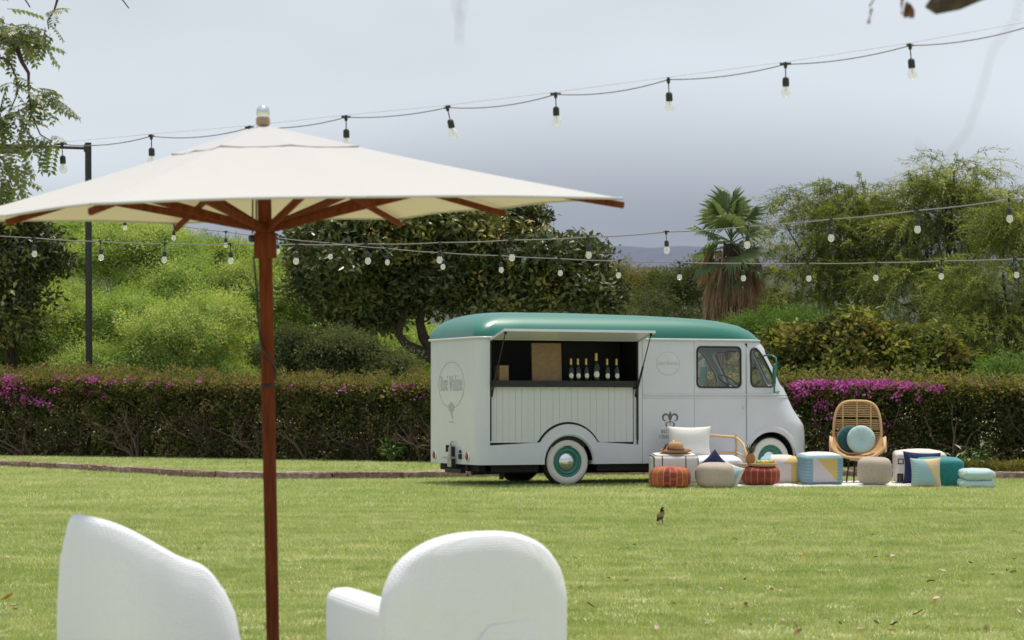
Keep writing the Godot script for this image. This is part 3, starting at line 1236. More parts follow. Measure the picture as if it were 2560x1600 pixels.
func build_kerb():
	var kerb := Node3D.new()
	kerb.name = "kerb"
	kerb.set_meta("kind", "structure")
	kerb.set_meta("label", "low weathered stone kerb curving across the lawn behind the van")
	add_child(kerb)
	var m := [grained(lin(0.13, 0.07, 0.055), lin(0.33, 0.235, 0.20), 0.95, 0.03, Vector3.ONE * 1.6, 0.8, 41), grained(lin(0.18, 0.11, 0.09), lin(0.42, 0.33, 0.29), 0.95, 0.025, Vector3.ONE * 1.3, 0.8, 44)]
	var x := -10.6
	while x < 10.2:
		var slope := (kerb_depth(x + 0.5) - kerb_depth(x - 0.5))
		var run := 1.06 / sqrt(1.0 + slope * slope)
		var x2 := x + run
		var a := Vector3(x, 0, -kerb_depth(x) - 0.06)
		var b := Vector3(x2, 0, -kerb_depth(x2) - 0.06)
		a.y = 1.959 + SLOPE * a.z
		b.y = 1.959 + SLOPE * b.z
		var st := begin()
		var t := (b - a).normalized()
		var side := t.cross(Vector3.UP).normalized()
		var xf := Transform3D(Basis(side, side.cross(t), -t), (a + b) * 0.5 + Vector3(0, 0.022, 0))
		round_box(st, Vector3(0.15, 0.20, a.distance_to(b) - 0.012), 0.025, 3, xf, Vector3.ZERO, 0.035)
		part("kerb_stone", done(st), m[rng.randi() % 2], kerb)
		x = x2


# ---------------------------------------------------------------- leaves
func leaf(st: SurfaceTool, p: Vector3, dir: Vector3, nrm: Vector3, l: float, w: float):
	var side := dir.cross(nrm).normalized()
	var up := side.cross(dir)
	var mid := p + dir * l * 0.45 - up * l * 0.02
	var tip := p + dir * l - up * l * 0.10
	var a := mid + side * w * 0.5 + up * w * 0.16
	var b := mid - side * w * 0.5 + up * w * 0.16
	tri(st, p, a, tip)
	tri(st, p, tip, b)


func rand_dir() -> Vector3:
	var z := rng.randf_range(-1, 1)
	var a := rng.randf() * TAU
	var r := sqrt(1.0 - z * z)
	return Vector3(r * cos(a), z, r * sin(a))


func cluster(n: int, radius: float, l: float, w: float, lift := 0.3) -> ArrayMesh:
	var st := begin()
	st.set_smooth_group(-1)
	for i in n:
		var d := rand_dir()
		var p := d * radius * sqrt(rng.randf())
		var dir := (d + rand_dir() * 0.8 + Vector3(0, lift - 0.15, 0)).normalized()
		var nrm := (Vector3.UP * (0.5 + lift) + rand_dir() * 0.8).normalized()
		leaf(st, p, dir, nrm, l * rng.randf_range(0.7, 1.2), w * rng.randf_range(0.75, 1.2))
	return done(st)


func spray(n: int, length: float, l: float, w: float, droop: float) -> ArrayMesh:
	# a thin twig along x with rows of small leaflets
	var st := begin()
	var pts := []
	for i in 6:
		var t := i / 5.0
		pts.append(Vector3(length * t, -droop * t * t * length + 0.06 * sin(t * 5.0) * length * 0.3, 0.05 * sin(t * 7.0)))
	tube(st, pts, [0.006, 0.005, 0.0045, 0.004, 0.003, 0.002], 3, false)
	st.set_smooth_group(-1)
	for i in n:
		var t := rng.randf_range(0.08, 1.0)
		var p: Vector3 = pts[int(t * 4.99)].lerp(pts[int(t * 4.99) + 1], fmod(t * 4.99, 1.0))
		p += rand_dir() * 0.05 * length
		var dir := (Vector3(0.5, -0.25, 0) + rand_dir()).normalized()
		leaf(st, p, dir, (Vector3.UP + rand_dir() * 0.7).normalized(), l * rng.randf_range(0.7, 1.3), w)
	return done(st)


func pick(palette: Array) -> Color:
	var a: Color = palette[rng.randi() % palette.size()]
	var b: Color = palette[rng.randi() % palette.size()]
	return a.lerp(b, rng.randf()).srgb_to_linear() * rng.randf_range(0.85, 1.15)


func crown(parent: Node3D, n: String, lobes: Array, count: int, mesh: Mesh, mat: Material, palette: Array, ragged := 0.25, clump := 0.4, size := 1.0, hang := 0.0, fill := 0.14):
	# leaf clusters gathered in clumps that sit over the surface of several lobes, with hollows between them
	var xfs := []
	var cols := []
	var total := 0.0
	for lb in lobes:
		total += pow(lb[1].x * lb[1].y * lb[1].z, 0.667)
	for lb in lobes:
		var c: Vector3 = lb[0]
		var r: Vector3 = lb[1]
		var area := pow(r.x * r.y * r.z, 0.667)
		var m := int(count * area / total)
		var clumps := maxi(7, int(7.5 * area / (clump * clump * 3.0)))
		var heads := []
		for i in clumps:
			var d := rand_dir()
			if d.z < -0.2 and rng.randf() < 0.7:
				d.z = -d.z
			if d.y < -0.5 and rng.randf() < 0.5:
				d.y = -d.y
			var bump := 1.0 + ragged * (noise.get_noise_3dv(d * 1.7 + c) + 0.9 * noise.get_noise_3dv(d * 4.5 + c * 2.0))
			heads.append([c + d * r * bump * rng.randf_range(0.70, 0.98), clump * rng.randf_range(0.55, 1.35), rng.randf(), (d / r).normalized()])
		for i in m:
			var h: Array = heads[rng.randi() % clumps]
			var d := rand_dir()
			if d.y < -0.25 and rng.randf() < 0.6:
				d.y = -d.y
			var p: Vector3 = h[0] + d * h[1] * Vector3(1.25, 0.75, 1.25) * absf(rng.randfn(0.76, 0.22))
			var out: Vector3 = (h[3] * 0.6 + d).normalized()
			if rng.randf() < fill:
				p = c + rand_dir() * r * 0.8 * sqrt(rng.randf())
			if p.y < ground_y(p.x, p.z) + 0.05:
				continue
			var b := Basis(Vector3.UP, rng.randf() * TAU)
			var tilt := Basis(Quaternion(Vector3.UP, (out + Vector3.UP * 0.8).normalized()))
			if hang > 0.0:
				b = Basis(Vector3.UP, atan2(-out.z, out.x) + rng.randf_range(-0.9, 0.9)) * Basis(Vector3(0, 0, 1), rng.randf_range(-0.2, 1.1) - hang)
				tilt = Basis()
			xfs.append(Transform3D((tilt * b).scaled_local(Vector3.ONE * size * rng.randf_range(0.75, 1.3)), p - parent.position))
			var t := clampf(h[2] * 0.7 + 0.3 * rng.randf(), 0, 0.999)
			var k := int(t * palette.size())
			cols.append(pick([palette[k], palette[k], palette[rng.randi() % palette.size()]]))
	return stuff(n, mesh, mat, parent, xfs, cols)


func limbs(parent: Node3D, base: Vector3, lobes: Array, r: float, mat: Material, fork := 0.35):
	# a trunk from the ground that forks to the lobes; every limb a mesh of its own
	var mean := Vector3.ZERO
	for lb in lobes:
		mean += lb[0]
	mean /= lobes.size()
	var split := base.lerp(mean, fork)
	var st := begin()
	var pts := []
	var rad := []
	for i in 6:
		var t := i / 5.0
		pts.append(base.lerp(split, t) + Vector3(noise.get_noise_2d(t * 2.0, base.x), 0, noise.get_noise_2d(base.z, t * 2.0)) * 0.35 * t - parent.position)
		rad.append(r * lerpf(1.25, 0.8, t))
	tube(st, pts, rad, 9)
	part("trunk", done(st), mat, parent)
	for lb in lobes:
		st = begin()
		var a: Vector3 = pts[-1]
		var b: Vector3 = lb[0] - parent.position
		var line := []
		rad = []
		for i in 7:
			var t := i / 6.0
			line.append(a.lerp(b, t) + Vector3(noise.get_noise_2d(t * 3.0, b.x), 0.5 * sin(t * PI) + noise.get_noise_2d(t * 3.0, b.y), noise.get_noise_2d(b.z, t * 3.0)) * 0.16 * a.distance_to(b) * sin(t * PI))
			rad.append(r * lerpf(0.62, 0.14, t))
		tube(st, line, rad, 7)
		for k in 9:
			var at: Vector3 = line[3 + k % 4]
			var to: Vector3 = b + rand_dir() * lb[1] * 0.95
			var m := at.lerp(to, 0.5) + rand_dir() * 0.15 + Vector3(0, 0.1, 0)
			tube(st, [at, m, to], [r * 0.2, r * 0.13, r * 0.05], 5)
		part("limb", done(st), mat, parent)


# ---------------------------------------------------------------- the bougainvillea hedge
func hedge_row(label: String, path: Array, tall: Array, n: int, dry: float, flowers: Array, stems: int, pal_top: Array):
	var o := thing("bougainvillea_hedge", label, "hedge", on_ground(path[0]))
	var xfs := []
	var cols := []
	var green := [lin(0.07, 0.115, 0.032), lin(0.15, 0.20, 0.06), lin(0.03, 0.044, 0.017)]
	var brown := [lin(0.25, 0.19, 0.105), lin(0.08, 0.06, 0.034), lin(0.42, 0.33, 0.19), lin(0.15, 0.145, 0.055)]
	var seg := path.size() - 1
	for i in n:
		var f := rng.randf() * seg
		var k := int(f)
		var t := f - k
		var c: Vector3 = path[k].lerp(path[k + 1], t)
		var h: float = lerpf(tall[k], tall[k + 1], t)
		var along: Vector3 = (path[k + 1] - path[k]).normalized()
		var out := Vector3(-along.z, 0, along.x)
		if out.z < 0:
			out = -out
		var v := rng.randf()
		var depth := rng.randf()
		var y: float
		var off: float
		if rng.randf() < 0.36:
			y = h - 0.16 * depth
			off = rng.randf_range(-0.6, 0.55)
		else:
			y = h * v
			off = 0.52 - 1.0 * depth * depth
		var wob := noise.get_noise_2d(c.x * 1.3, y * 2.0)
		off += 0.16 * wob
		y += 0.12 * noise.get_noise_2d(c.x * 1.6, 5.0) + 0.10 * noise.get_noise_2d(c.x * 6.0, 9.0) * float(rng.randf() < 0.4)
		# the foot of the hedge is bare
		if y < 0.75 and rng.randf() < 0.45 - 0.5 * y + 0.5 * wob:
			continue
		if noise.get_noise_3d(c.x * 2.1, y * 2.6, 4.0) < 0.0 and rng.randf() < 0.8 and y < h - 0.25 and off > 0.12:
			continue
		if rng.randf() < 0.035:
			y = h + 0.22 * depth * depth
		y -= 0.07
		var p := Vector3(c.x, 0, c.z) + out * off
		p.y = ground_y(c.x, c.z) + maxf(y, 0.03)
		xfs.append(Transform3D(Basis(Vector3.UP, rng.randf() * TAU) * Basis(Vector3.RIGHT, rng.randf_range(-0.6, 0.6)) * Basis.from_scale(Vector3.ONE * rng.randf_range(0.7, 1.25)), p - o.position))
		var tone := 0.5 + 0.9 * noise.get_noise_3d(c.x * 0.7, y, 11.0)
		var rim := smoothstep(h - 0.28, h - 0.06, y)
		if rng.randf() < rim * 0.9:
			cols.append(pick(pal_top))
		elif rng.randf() < dry * (0.5 + tone):
			cols.append(pick(brown))
		else:
			cols.append(pick(green))
	stuff("leaves", cluster(17, 0.12, 0.062, 0.038), mats.leaf, o, xfs, cols)
	# bare stems seen through the front
	for i in stems:
		var f := (i + rng.randf()) / stems * seg
		var k := mini(int(f), seg - 1)
		var c: Vector3 = path[k].lerp(path[k + 1], f - k) + Vector3(0, 0, rng.randf_range(0.35, 0.66))
		var h: float = tall[k]
		var st := begin()
		var root := on_ground(c) - o.position
		var fans := 3 + rng.randi() % 4
		for s in fans:
			var side := rng.randf_range(-1.5, 1.5)
			var q := [root + Vector3(rng.randf_range(-0.06, 0.06), -0.03, 0)]
			for j in range(1, 6):
				var t := j / 5.0
				q.append(root + Vector3(side * t * rng.randf_range(0.5, 1.0), h * (0.12 + 0.75 * t * rng.randf_range(0.6, 1.0)) * (1.0 - 0.48 * minf(absf(side), 1.3)), rng.randf_range(-0.1, 0.12)))
			tube(st, q, [0.034, 0.022, 0.016, 0.012, 0.009, 0.005], 6)
			for j in 4:
				var a: Vector3 = q[1 + j % 4]
				tube(st, [a, a + Vector3(rng.randf_range(-0.3, 0.3), rng.randf_range(0.1, 0.4), rng.randf_range(-0.02, 0.15))], [0.012, 0.005], 4)
		part("stem", done(st), mats.hedge_wood if rng.randf() < 0.6 else mats.bark, o)
	# flower heads: spots are (x, z, height above ground, spread along, spread up, how many)
	xfs = []
	cols = []
	var pinks := [lin(0.55, 0.11, 0.45), lin(0.48, 0.08, 0.36), lin(0.64, 0.24, 0.55), lin(0.42, 0.08, 0.26)]
	for s in flowers:
		for i in int(s[5]):
			var p := Vector3(s[0] + rng.randfn(0.0, s[3] * 0.5), 0, s[1] + 0.1 + rng.randf_range(-0.12, 0.2))
			p.y = ground_y(p.x, p.z) + s[2] + rng.randfn(0.0, s[4] * 0.5)
			xfs.append(Transform3D(Basis(rand_dir(), rng.randf() * TAU) * Basis.from_scale(Vector3.ONE * rng.randf_range(0.75, 1.3)), p - o.position))
			cols.append(pick(pinks))
	stuff("blossoms", cluster(6, 0.045, 0.042, 0.036, 0.0), mats.petal, o, xfs, cols)
	return o


func build_hedges():
	var olive := [lin(0.22, 0.215, 0.065), lin(0.15, 0.185, 0.055), lin(0.32, 0.27, 0.13), lin(0.24, 0.16, 0.10)]
	hedge_row("long dark bougainvillea hedge left of the van, bare stems at its foot", [Vector3(-12.2, 0, -51.2), Vector3(-8.5, 0, -49.2), Vector3(-5.0, 0, -47.0), Vector3(-1.5, 0, -44.6), Vector3(0.6, 0, -43.2)], [1.72, 1.66, 1.56, 1.50, 1.45], 30000, 0.55, FLOWERS_LEFT, 34, olive)
	hedge_row("dense bougainvillea hedge with a magenta top, behind the rattan chair", [Vector3(0.7, 0, -43.1), Vector3(4.5, 0, -41.2), Vector3(7.5, 0, -40.0), Vector3(11.0, 0, -38.9)], [1.45, 1.50, 1.42, 1.36], 22000, 0.42, FLOWERS_RIGHT, 14, olive)
	# plants at the foot of the hedge
	for q in [[Vector3(7.260, -0.228, -37.900), 1.0, "leafy green seedling at the foot of the hedge beside the stacked aqua cushions", 8], [Vector3(6.889, -0.303, -39.200), 0.8, "low light green plant at the foot of the hedge behind the teal pouf", 7], [Vector3(-2.204, -0.580, -44.000), 0.9, "bright green weed growing out of the hedge foot just left of the van", 7]]:
		var o := thing("young_plant", q[2], "plant", on_ground(q[0]), rng.randf() * TAU, "young plants at the hedge foot")
		for i in int(q[3]):
			var a: float = TAU * i / q[3] + rng.randf() * 0.4
			var st := begin()
			var tip: Vector3 = Vector3(cos(a), 1.4 + rng.randf(), sin(a)) * 0.2 * q[1]
			tube(st, [Vector3.ZERO, tip * 0.6, tip], [0.006, 0.005, 0.003], 4)
			st.set_smooth_group(-1)
			for k in 5:
				var dir := (Vector3(cos(a), 0.1, sin(a)) + rand_dir() * 0.8).normalized()
				leaf(st, tip * (0.55 + 0.1 * k), dir, (Vector3.UP + rand_dir() * 0.3).normalized(), 0.17 * q[1], 0.065 * q[1])
			part("leaf_stem", done(st), plain(lin(0.10, 0.18, 0.035), 0.5), o)
	var xfs := []
	var cols := []
	for i in 900:
		var x := rng.randf_range(6.6, 10.5)
		var z := -kerb_depth(x) - 0.25 - rng.randf() * 0.7
		var p := Vector3(x, ground_y(x, z) + rng.randf() * 0.16, z)
		xfs.append(Transform3D(Basis(Vector3.UP, rng.randf() * TAU) * Basis.from_scale(Vector3.ONE * rng.randf_range(0.6, 1.1)), p))
		cols.append(pick([lin(0.20, 0.18, 0.05), lin(0.13, 0.15, 0.04), lin(0.26, 0.21, 0.08)]))
	var g := stuff("ground_cover", cluster(14, 0.1, 0.06, 0.028), mats.leaf, self, xfs, cols)
	g.set_meta("label", "yellow green ground cover along the foot of the hedge")


const FLOWERS_LEFT := [[-10.29, -49.66, 1.56, 0.61, 0.10, 70], [-10.00, -49.50, 1.40, 0.52, 0.12, 36], [-9.85, -49.43, 1.21, 0.31, 0.14, 26], [-10.39, -49.72, 1.25, 0.26, 0.23, 20], [-9.61, -49.29, 1.12, 0.09, 0.07, 10], [-9.44, -49.20, 1.05, 0.12, 0.07, 10], [-9.27, -49.11, 1.34, 0.12, 0.10, 10], [-10.00, -49.50, 1.08, 0.17, 0.09, 6], [-9.03, -48.98, 1.61, 0.26, 0.05, 14], [-8.60, -48.75, 1.61, 0.21, 0.06, 14], [-8.30, -48.57, 1.57, 0.26, 0.06, 22], [-8.00, -48.38, 1.51, 0.15, 0.06, 12], [-8.38, -48.62, 1.33, 0.20, 0.07, 8], [-8.12, -48.45, 1.25, 0.07, 0.04, 5], [-7.03, -47.77, 1.52, 0.12, 0.05, 16], [-6.73, -47.58, 1.46, 0.12, 0.05, 14], [-7.16, -47.85, 1.48, 0.08, 0.05, 6], [-7.61, -48.13, 1.56, 0.20, 0.05, 8], [-6.04, -47.15, 1.51, 0.33, 0.06, 6], [-4.11, -45.89, 1.42, 0.24, 0.06, 6], [-2.76, -44.96, 1.36, 0.55, 0.08, 14], [-1.95, -44.41, 1.38, 0.31, 0.08, 18], [-1.71, -44.24, 1.21, 0.11, 0.12, 7], [-1.83, -44.32, 0.42, 0.11, 0.11, 6], [-2.15, -44.55, 0.38, 0.06, 0.06, 3], [-10.15, -49.58, 0.15, 0.09, 0.10, 4], [-10.35, -49.69, 0.03, 0.07, 0.07, 3], [-9.76, -49.37, 0.69, 0.17, 0.10, 3]]
const FLOWERS_RIGHT := [[4.78, -40.59, 1.40, 0.16, 0.05, 22], [5.11, -40.46, 1.42, 0.31, 0.04, 46], [5.59, -40.27, 1.42, 0.38, 0.04, 50], [6.12, -40.05, 1.41, 0.38, 0.04, 42], [6.58, -39.87, 1.38, 0.31, 0.04, 30], [6.94, -39.73, 1.33, 0.14, 0.03, 10], [4.83, -40.57, 1.22, 0.16, 0.10, 18], [5.15, -40.44, 1.07, 0.13, 0.07, 9], [5.75, -40.20, 1.26, 0.18, 0.04, 8], [6.32, -39.98, 1.20, 0.07, 0.04, 3], [5.29, -40.39, 0.87, 0.07, 0.06, 4], [4.98, -40.51, 1.29, 0.28, 0.06, 20], [5.45, -40.32, 1.32, 0.35, 0.05, 14], [6.68, -39.83, 1.17, 0.06, 0.04, 3], [5.05, -40.48, 0.76, 0.07, 0.06, 2], [6.19, -40.03, 0.69, 0.04, 0.04, 2]]


# ---------------------------------------------------------------- shrubs and trees behind the hedge
func build_shrubs_and_trees():
	var feather := cluster(44, 0.19, 0.09, 0.022)
	var broad := cluster(15, 0.23, 0.16, 0.07, 0.0)
	var small := cluster(22, 0.16, 0.07, 0.034)
	var bright := [lin(0.42, 0.54, 0.17), lin(0.32, 0.45, 0.14), lin(0.54, 0.62, 0.24), lin(0.19, 0.29, 0.09)]
	# bright feathery bushes with yellow flowers: label, lobes
	var yellow := [lin(0.75, 0.62, 0.03), lin(0.70, 0.52, 0.02)]
	var flower := cluster(6, 0.03, 0.065, 0.05, 0.2)
	var bushes := [
		["tall bright green bush with yellow flowers rising behind the lamp post", [[Vector3(-9.417, 2.985, -59.000), Vector3(1.553, 0.983, 1.5)], [Vector3(-10.627, 3.508, -60.000), Vector3(0.842, 0.632, 1.0)], [Vector3(-8.345, 2.173, -58.000), Vector3(1.323, 0.916, 1.2)]], 3000],
		["bright green yellow-flowered bush directly left of the umbrella pole", [[Vector3(-7.262, 2.719, -60.000), Vector3(1.263, 0.842, 1.3)], [Vector3(-6.262, 1.960, -58.500), Vector3(1.119, 0.916, 1.3)], [Vector3(-8.132, 2.980, -61.000), Vector3(0.947, 0.737, 1.0)]], 2600],
		["bright green bush at the far left edge above the pinkest hedge corner", [[Vector3(-11.302, 2.099, -56.500), Vector3(1.179, 0.688, 1.3)], [Vector3(-10.233, 1.451, -55.000), Vector3(1.061, 0.675, 1.2)], [Vector3(-11.482, 0.892, -54.500), Vector3(1.158, 0.675, 1.1)]], 2400],
		["broad low bright green bush in front, just over the hedge left of the pole", [[Vector3(-8.418, 1.466, -54.500), Vector3(1.447, 0.772, 1.3)], [Vector3(-7.014, 1.197, -54.000), Vector3(1.326, 0.805, 1.3)], [Vector3(-8.923, 0.745, -53.500), Vector3(1.421, 0.568, 1.0)]], 3000],
		["bright green bush seen between the umbrella pole and the dark tree", [[Vector3(-5.369, 2.351, -60.000), Vector3(1.053, 0.947, 1.2)], [Vector3(-4.350, 1.017, -59.000), Vector3(1.242, 0.932, 1.2)], [Vector3(-2.670, 0.830, -58.500), Vector3(1.139, 0.725, 1.2)], [Vector3(-5.504, 0.789, -57.000), Vector3(0.800, 0.700, 1.0)]], 3400],
	]
	for q in bushes:
		var base := on_ground(Vector3(q[1][0][0].x, 0, q[1][0][0].z))
		var o := thing("flowering_bush", q[0], "bush", base, 0.0, "bright green bushes with yellow flowers behind the hedge")
		crown(o, "crown", q[1], q[2] * 2, feather, mats.leaf, bright, 0.35, 0.62, 1.0, 0.0, 0.05)
		crown(o, "blossoms", q[1], 170, flower, mats.petal, yellow, 0.4, 0.75, 0.7, 0.0, 0.0)
		limbs(o, base, q[1], 0.06, mats.bark, 0.3)
	# the big dark broadleaf tree behind the van's tail
	var deep := [lin(0.07, 0.095, 0.027), lin(0.04, 0.058, 0.02), lin(0.13, 0.155, 0.045), lin(0.24, 0.23, 0.06)]
	var tips := [lin(0.30, 0.30, 0.07), lin(0.32, 0.24, 0.065), lin(0.17, 0.21, 0.05)]
	var lobes := [[Vector3(-3.694, 3.282, -54.000), Vector3(1.089, 0.805, 1.5)], [Vector3(-2.178, 3.708, -54.000), Vector3(1.421, 0.663, 1.7)], [Vector3(-0.568, 3.755, -54.000), Vector3(1.137, 0.625, 1.6)], [Vector3(0.663, 3.140, -54.000), Vector3(1.089, 0.711, 1.5)], [Vector3(1.314, 2.530, -53.500), Vector3(0.711, 0.568, 1.1)], [Vector3(-0.282, 2.624, -53.500), Vector3(1.421, 0.758, 1.4)], [Vector3(-3.979, 2.477, -54.000), Vector3(0.663, 0.568, 1.0)], [Vector3(-1.721, 2.758, -54.500), Vector3(1.421, 0.663, 1.3)], [Vector3(-3.156, 2.088, -54.500), Vector3(0.805, 0.521, 0.9)]]
	var root := on_ground(Vector3(-1.276, -1.145, -53.800))
	var tree := thing("broadleaf_tree", "large dark broadleaf tree with crooked limbs behind the tail of the van", "tree", root)
	crown(tree, "crown", lobes, 8200, broad, mats.glossy_leaf, deep, 0.45, 0.5)
	crown(tree, "shoots", lobes.slice(0, 6), 900, broad, mats.glossy_leaf, tips, 0.45, 0.35, 0.8)
	for line in [[Vector3(-1.276, -0.025, -53.800), Vector3(-1.365, 0.741, -53.600), Vector3(-1.875, 1.144, -53.400), Vector3(-2.339, 1.363, -53.300), Vector3(-2.507, 1.597, -53.300), Vector3(-2.441, 2.061, -53.500), Vector3(-2.926, 2.527, -53.800)], [Vector3(-1.365, 0.741, -53.600), Vector3(-1.737, 1.215, -53.500), Vector3(-1.972, 1.544, -53.500), Vector3(-2.051, 1.871, -53.600), Vector3(-1.935, 2.432, -53.800), Vector3(-2.084, 3.187, -54.000)], [Vector3(-1.275, 0.543, -53.800), Vector3(-0.948, 1.482, -54.000), Vector3(-0.568, 2.430, -54.000), Vector3(-0.284, 3.377, -54.000)], [Vector3(-1.043, 1.197, -54.000), Vector3(-0.190, 1.861, -54.000), Vector3(0.663, 2.524, -54.000), Vector3(1.137, 2.903, -54.000)]]:
		var st := begin()
		var pts := []
		var rad := []
		for i in line.size():
			pts.append(line[i] - root)
			rad.append(lerpf(0.17, 0.05, float(i) / (line.size() - 1)))
		tube(st, pts, rad, 9)
		part("limb", done(st), mats.bark, tree)
	var st2 := begin()
	tube(st2, [Vector3(0, -0.1, 0), Vector3(0.02, 0.6, 0), Vector3(-1.275, 0.259, -53.800) - root], [0.30, 0.24, 0.2], 10)
	part("trunk", done(st2), mats.bark, tree)
	# the rest: name, label, category, lobes, count, mesh, palette, glossy, ragged, fill, size
	var grey_green := [lin(0.10, 0.125, 0.06), lin(0.14, 0.16, 0.08), lin(0.07, 0.09, 0.045)]
	var olive := [lin(0.19, 0.19, 0.07), lin(0.25, 0.23, 0.10), lin(0.13, 0.145, 0.055)]
	var croton := [lin(0.18, 0.215, 0.06), lin(0.09, 0.125, 0.035), lin(0.31, 0.31, 0.10), lin(0.20, 0.155, 0.06), lin(0.11, 0.14, 0.04)]
	var rest := [
		["dark_shrub", "rounded dark grey green shrub between the umbrella pole and the van", "shrub", [[Vector3(-4.521, 1.190, -50.500), Vector3(0.746, 0.526, 0.9)], [Vector3(-3.599, 1.166, -50.000), Vector3(0.877, 0.544, 0.9)], [Vector3(-2.809, 1.034, -50.000), Vector3(0.526, 0.395, 0.8)]], 2300, small, grey_green, false, 0.28, 0.28, 1.0],
		["drooping_tree", "dark drooping tree at the far left under the umbrella edge", "tree", [[Vector3(-10.967, 3.558, -53.000), Vector3(0.930, 0.651, 1.3)], [Vector3(-11.621, 2.815, -53.000), Vector3(0.651, 0.651, 1.2)], [Vector3(-10.363, 3.465, -53.000), Vector3(0.418, 0.558, 0.7)], [Vector3(-11.146, 2.357, -52.500), Vector3(0.558, 0.465, 0.8)], [Vector3(-10.729, 2.910, -52.500), Vector3(0.697, 0.511, 0.9)], [Vector3(-11.010, 1.897, -52.500), Vector3(0.465, 0.465, 0.7)]], 2300, broad, deep, true, 0.45, 0.42, 0.9],
		["distant_dark_tree", "small dark tree top showing over the bushes right of the lamp post", "tree", [[Vector3(-11.102, 3.962, -67.000), Vector3(0.705, 0.411, 1.0)], [Vector3(-10.163, 3.786, -67.000), Vector3(0.646, 0.376, 1.0)]], 420, small, deep, false, 0.5, 0.5, 1.2],
		["scrub_tree", "pale thin scrub tree with bare grey branches right of the dark tree", "tree", [[Vector3(3.505, 2.426, -74.000), Vector3(0.974, 0.649, 1.2)], [Vector3(4.544, 2.231, -74.000), Vector3(1.039, 0.779, 1.2)], [Vector3(2.946, 1.859, -73.000), Vector3(0.909, 0.519, 1.2)]], 1900, small, olive, false, 0.5, 0.55, 1.1],
		["scrub_tree", "dull green scrub tree standing just left of the palm trunk", "tree", [[Vector3(5.179, 2.193, -72.000), Vector3(0.758, 0.695, 1.1)], [Vector3(5.620, 2.761, -72.000), Vector3(0.505, 0.442, 0.8)], [Vector3(4.361, 1.708, -71.000), Vector3(1.137, 0.455, 1.1)], [Vector3(7.350, 1.832, -71.000), Vector3(0.884, 0.632, 1.1)]], 1800, small, grey_green, false, 0.45, 0.5, 1.1],
		["green_bush", "fresh green bush at the foot of the palm behind the van roof", "bush", [[Vector3(6.290, 1.666, -56.000), Vector3(0.737, 0.334, 0.8)], [Vector3(5.701, 1.519, -56.000), Vector3(0.589, 0.334, 0.8)], [Vector3(6.721, 1.436, -55.500), Vector3(0.589, 0.393, 0.8)]], 1100, small, [lin(0.14, 0.24, 0.055), lin(0.10, 0.18, 0.045)], false, 0.3, 0.4, 0.9],
		["croton_shrub", "large yellow and bronze croton shrub behind the nose of the van", "shrub", [[Vector3(5.814, 1.245, -48.000), Vector3(0.800, 0.589, 0.9)], [Vector3(6.825, 1.371, -48.000), Vector3(0.968, 0.606, 1.0)], [Vector3(7.921, 1.245, -48.000), Vector3(0.800, 0.547, 0.9)], [Vector3(8.638, 0.992, -48.000), Vector3(0.547, 0.354, 0.7)]], 3300, broad, croton, false, 0.3, 0.32, 0.85],
		["green_bush", "low fresh green bush over the hedge at the right edge", "bush", [[Vector3(9.656, 0.871, -47.000), Vector3(0.660, 0.214, 0.6)]], 420, small, [lin(0.14, 0.23, 0.055), lin(0.10, 0.17, 0.045)], false, 0.3, 0.4, 0.9],
	]
	for q in rest:
		var base := on_ground(Vector3(q[3][0][0].x, 0, q[3][0][0].z))
		var o := thing(q[0], q[1], q[2], base)
		crown(o, "crown", q[3], q[4], q[5], mats.glossy_leaf if q[7] else mats.leaf, q[6], q[8], q[9], q[10])
		limbs(o, base, q[3], 0.09, mats.pale_bark if q[0] == "scrub_tree" else mats.bark, 0.4)
	# thin feathery trees on the right, sky showing through their tops
	var wisp := spray(30, 0.70, 0.10, 0.024, 0.5)
	var light := [lin(0.23, 0.27, 0.085), lin(0.15, 0.19, 0.06), lin(0.40, 0.42, 0.16), lin(0.085, 0.11, 0.036)]
	var wispy := [
		["feathery light green tree right of the palm, its top open to the sky", [[Vector3(7.827, 3.846, -62.000), Vector3(0.979, 1.142, 1.3)], [Vector3(9.021, 4.607, -62.000), Vector3(0.925, 0.925, 1.2)], [Vector3(7.919, 2.445, -61.000), Vector3(1.305, 0.979, 1.4)], [Vector3(9.202, 2.980, -61.000), Vector3(1.088, 1.305, 1.3)]], 1750],
		["tallest feathery tree on the right, reaching above the string lights", [[Vector3(10.937, 4.980, -60.000), Vector3(0.895, 0.789, 1.1)], [Vector3(10.311, 3.719, -60.000), Vector3(1.000, 1.158, 1.3)], [Vector3(11.572, 4.034, -60.000), Vector3(0.842, 0.947, 1.2)], [Vector3(9.938, 2.157, -59.000), Vector3(1.263, 1.053, 1.3)]], 1700],
		["yellowish feathery tree filling the right edge of the garden", [[Vector3(11.194, 2.223, -55.000), Vector3(0.917, 0.965, 1.2)], [Vector3(11.864, 3.381, -55.000), Vector3(0.675, 1.061, 1.1)], [Vector3(10.616, 1.197, -54.000), Vector3(1.042, 0.758, 1.2)]], 1500],
	]
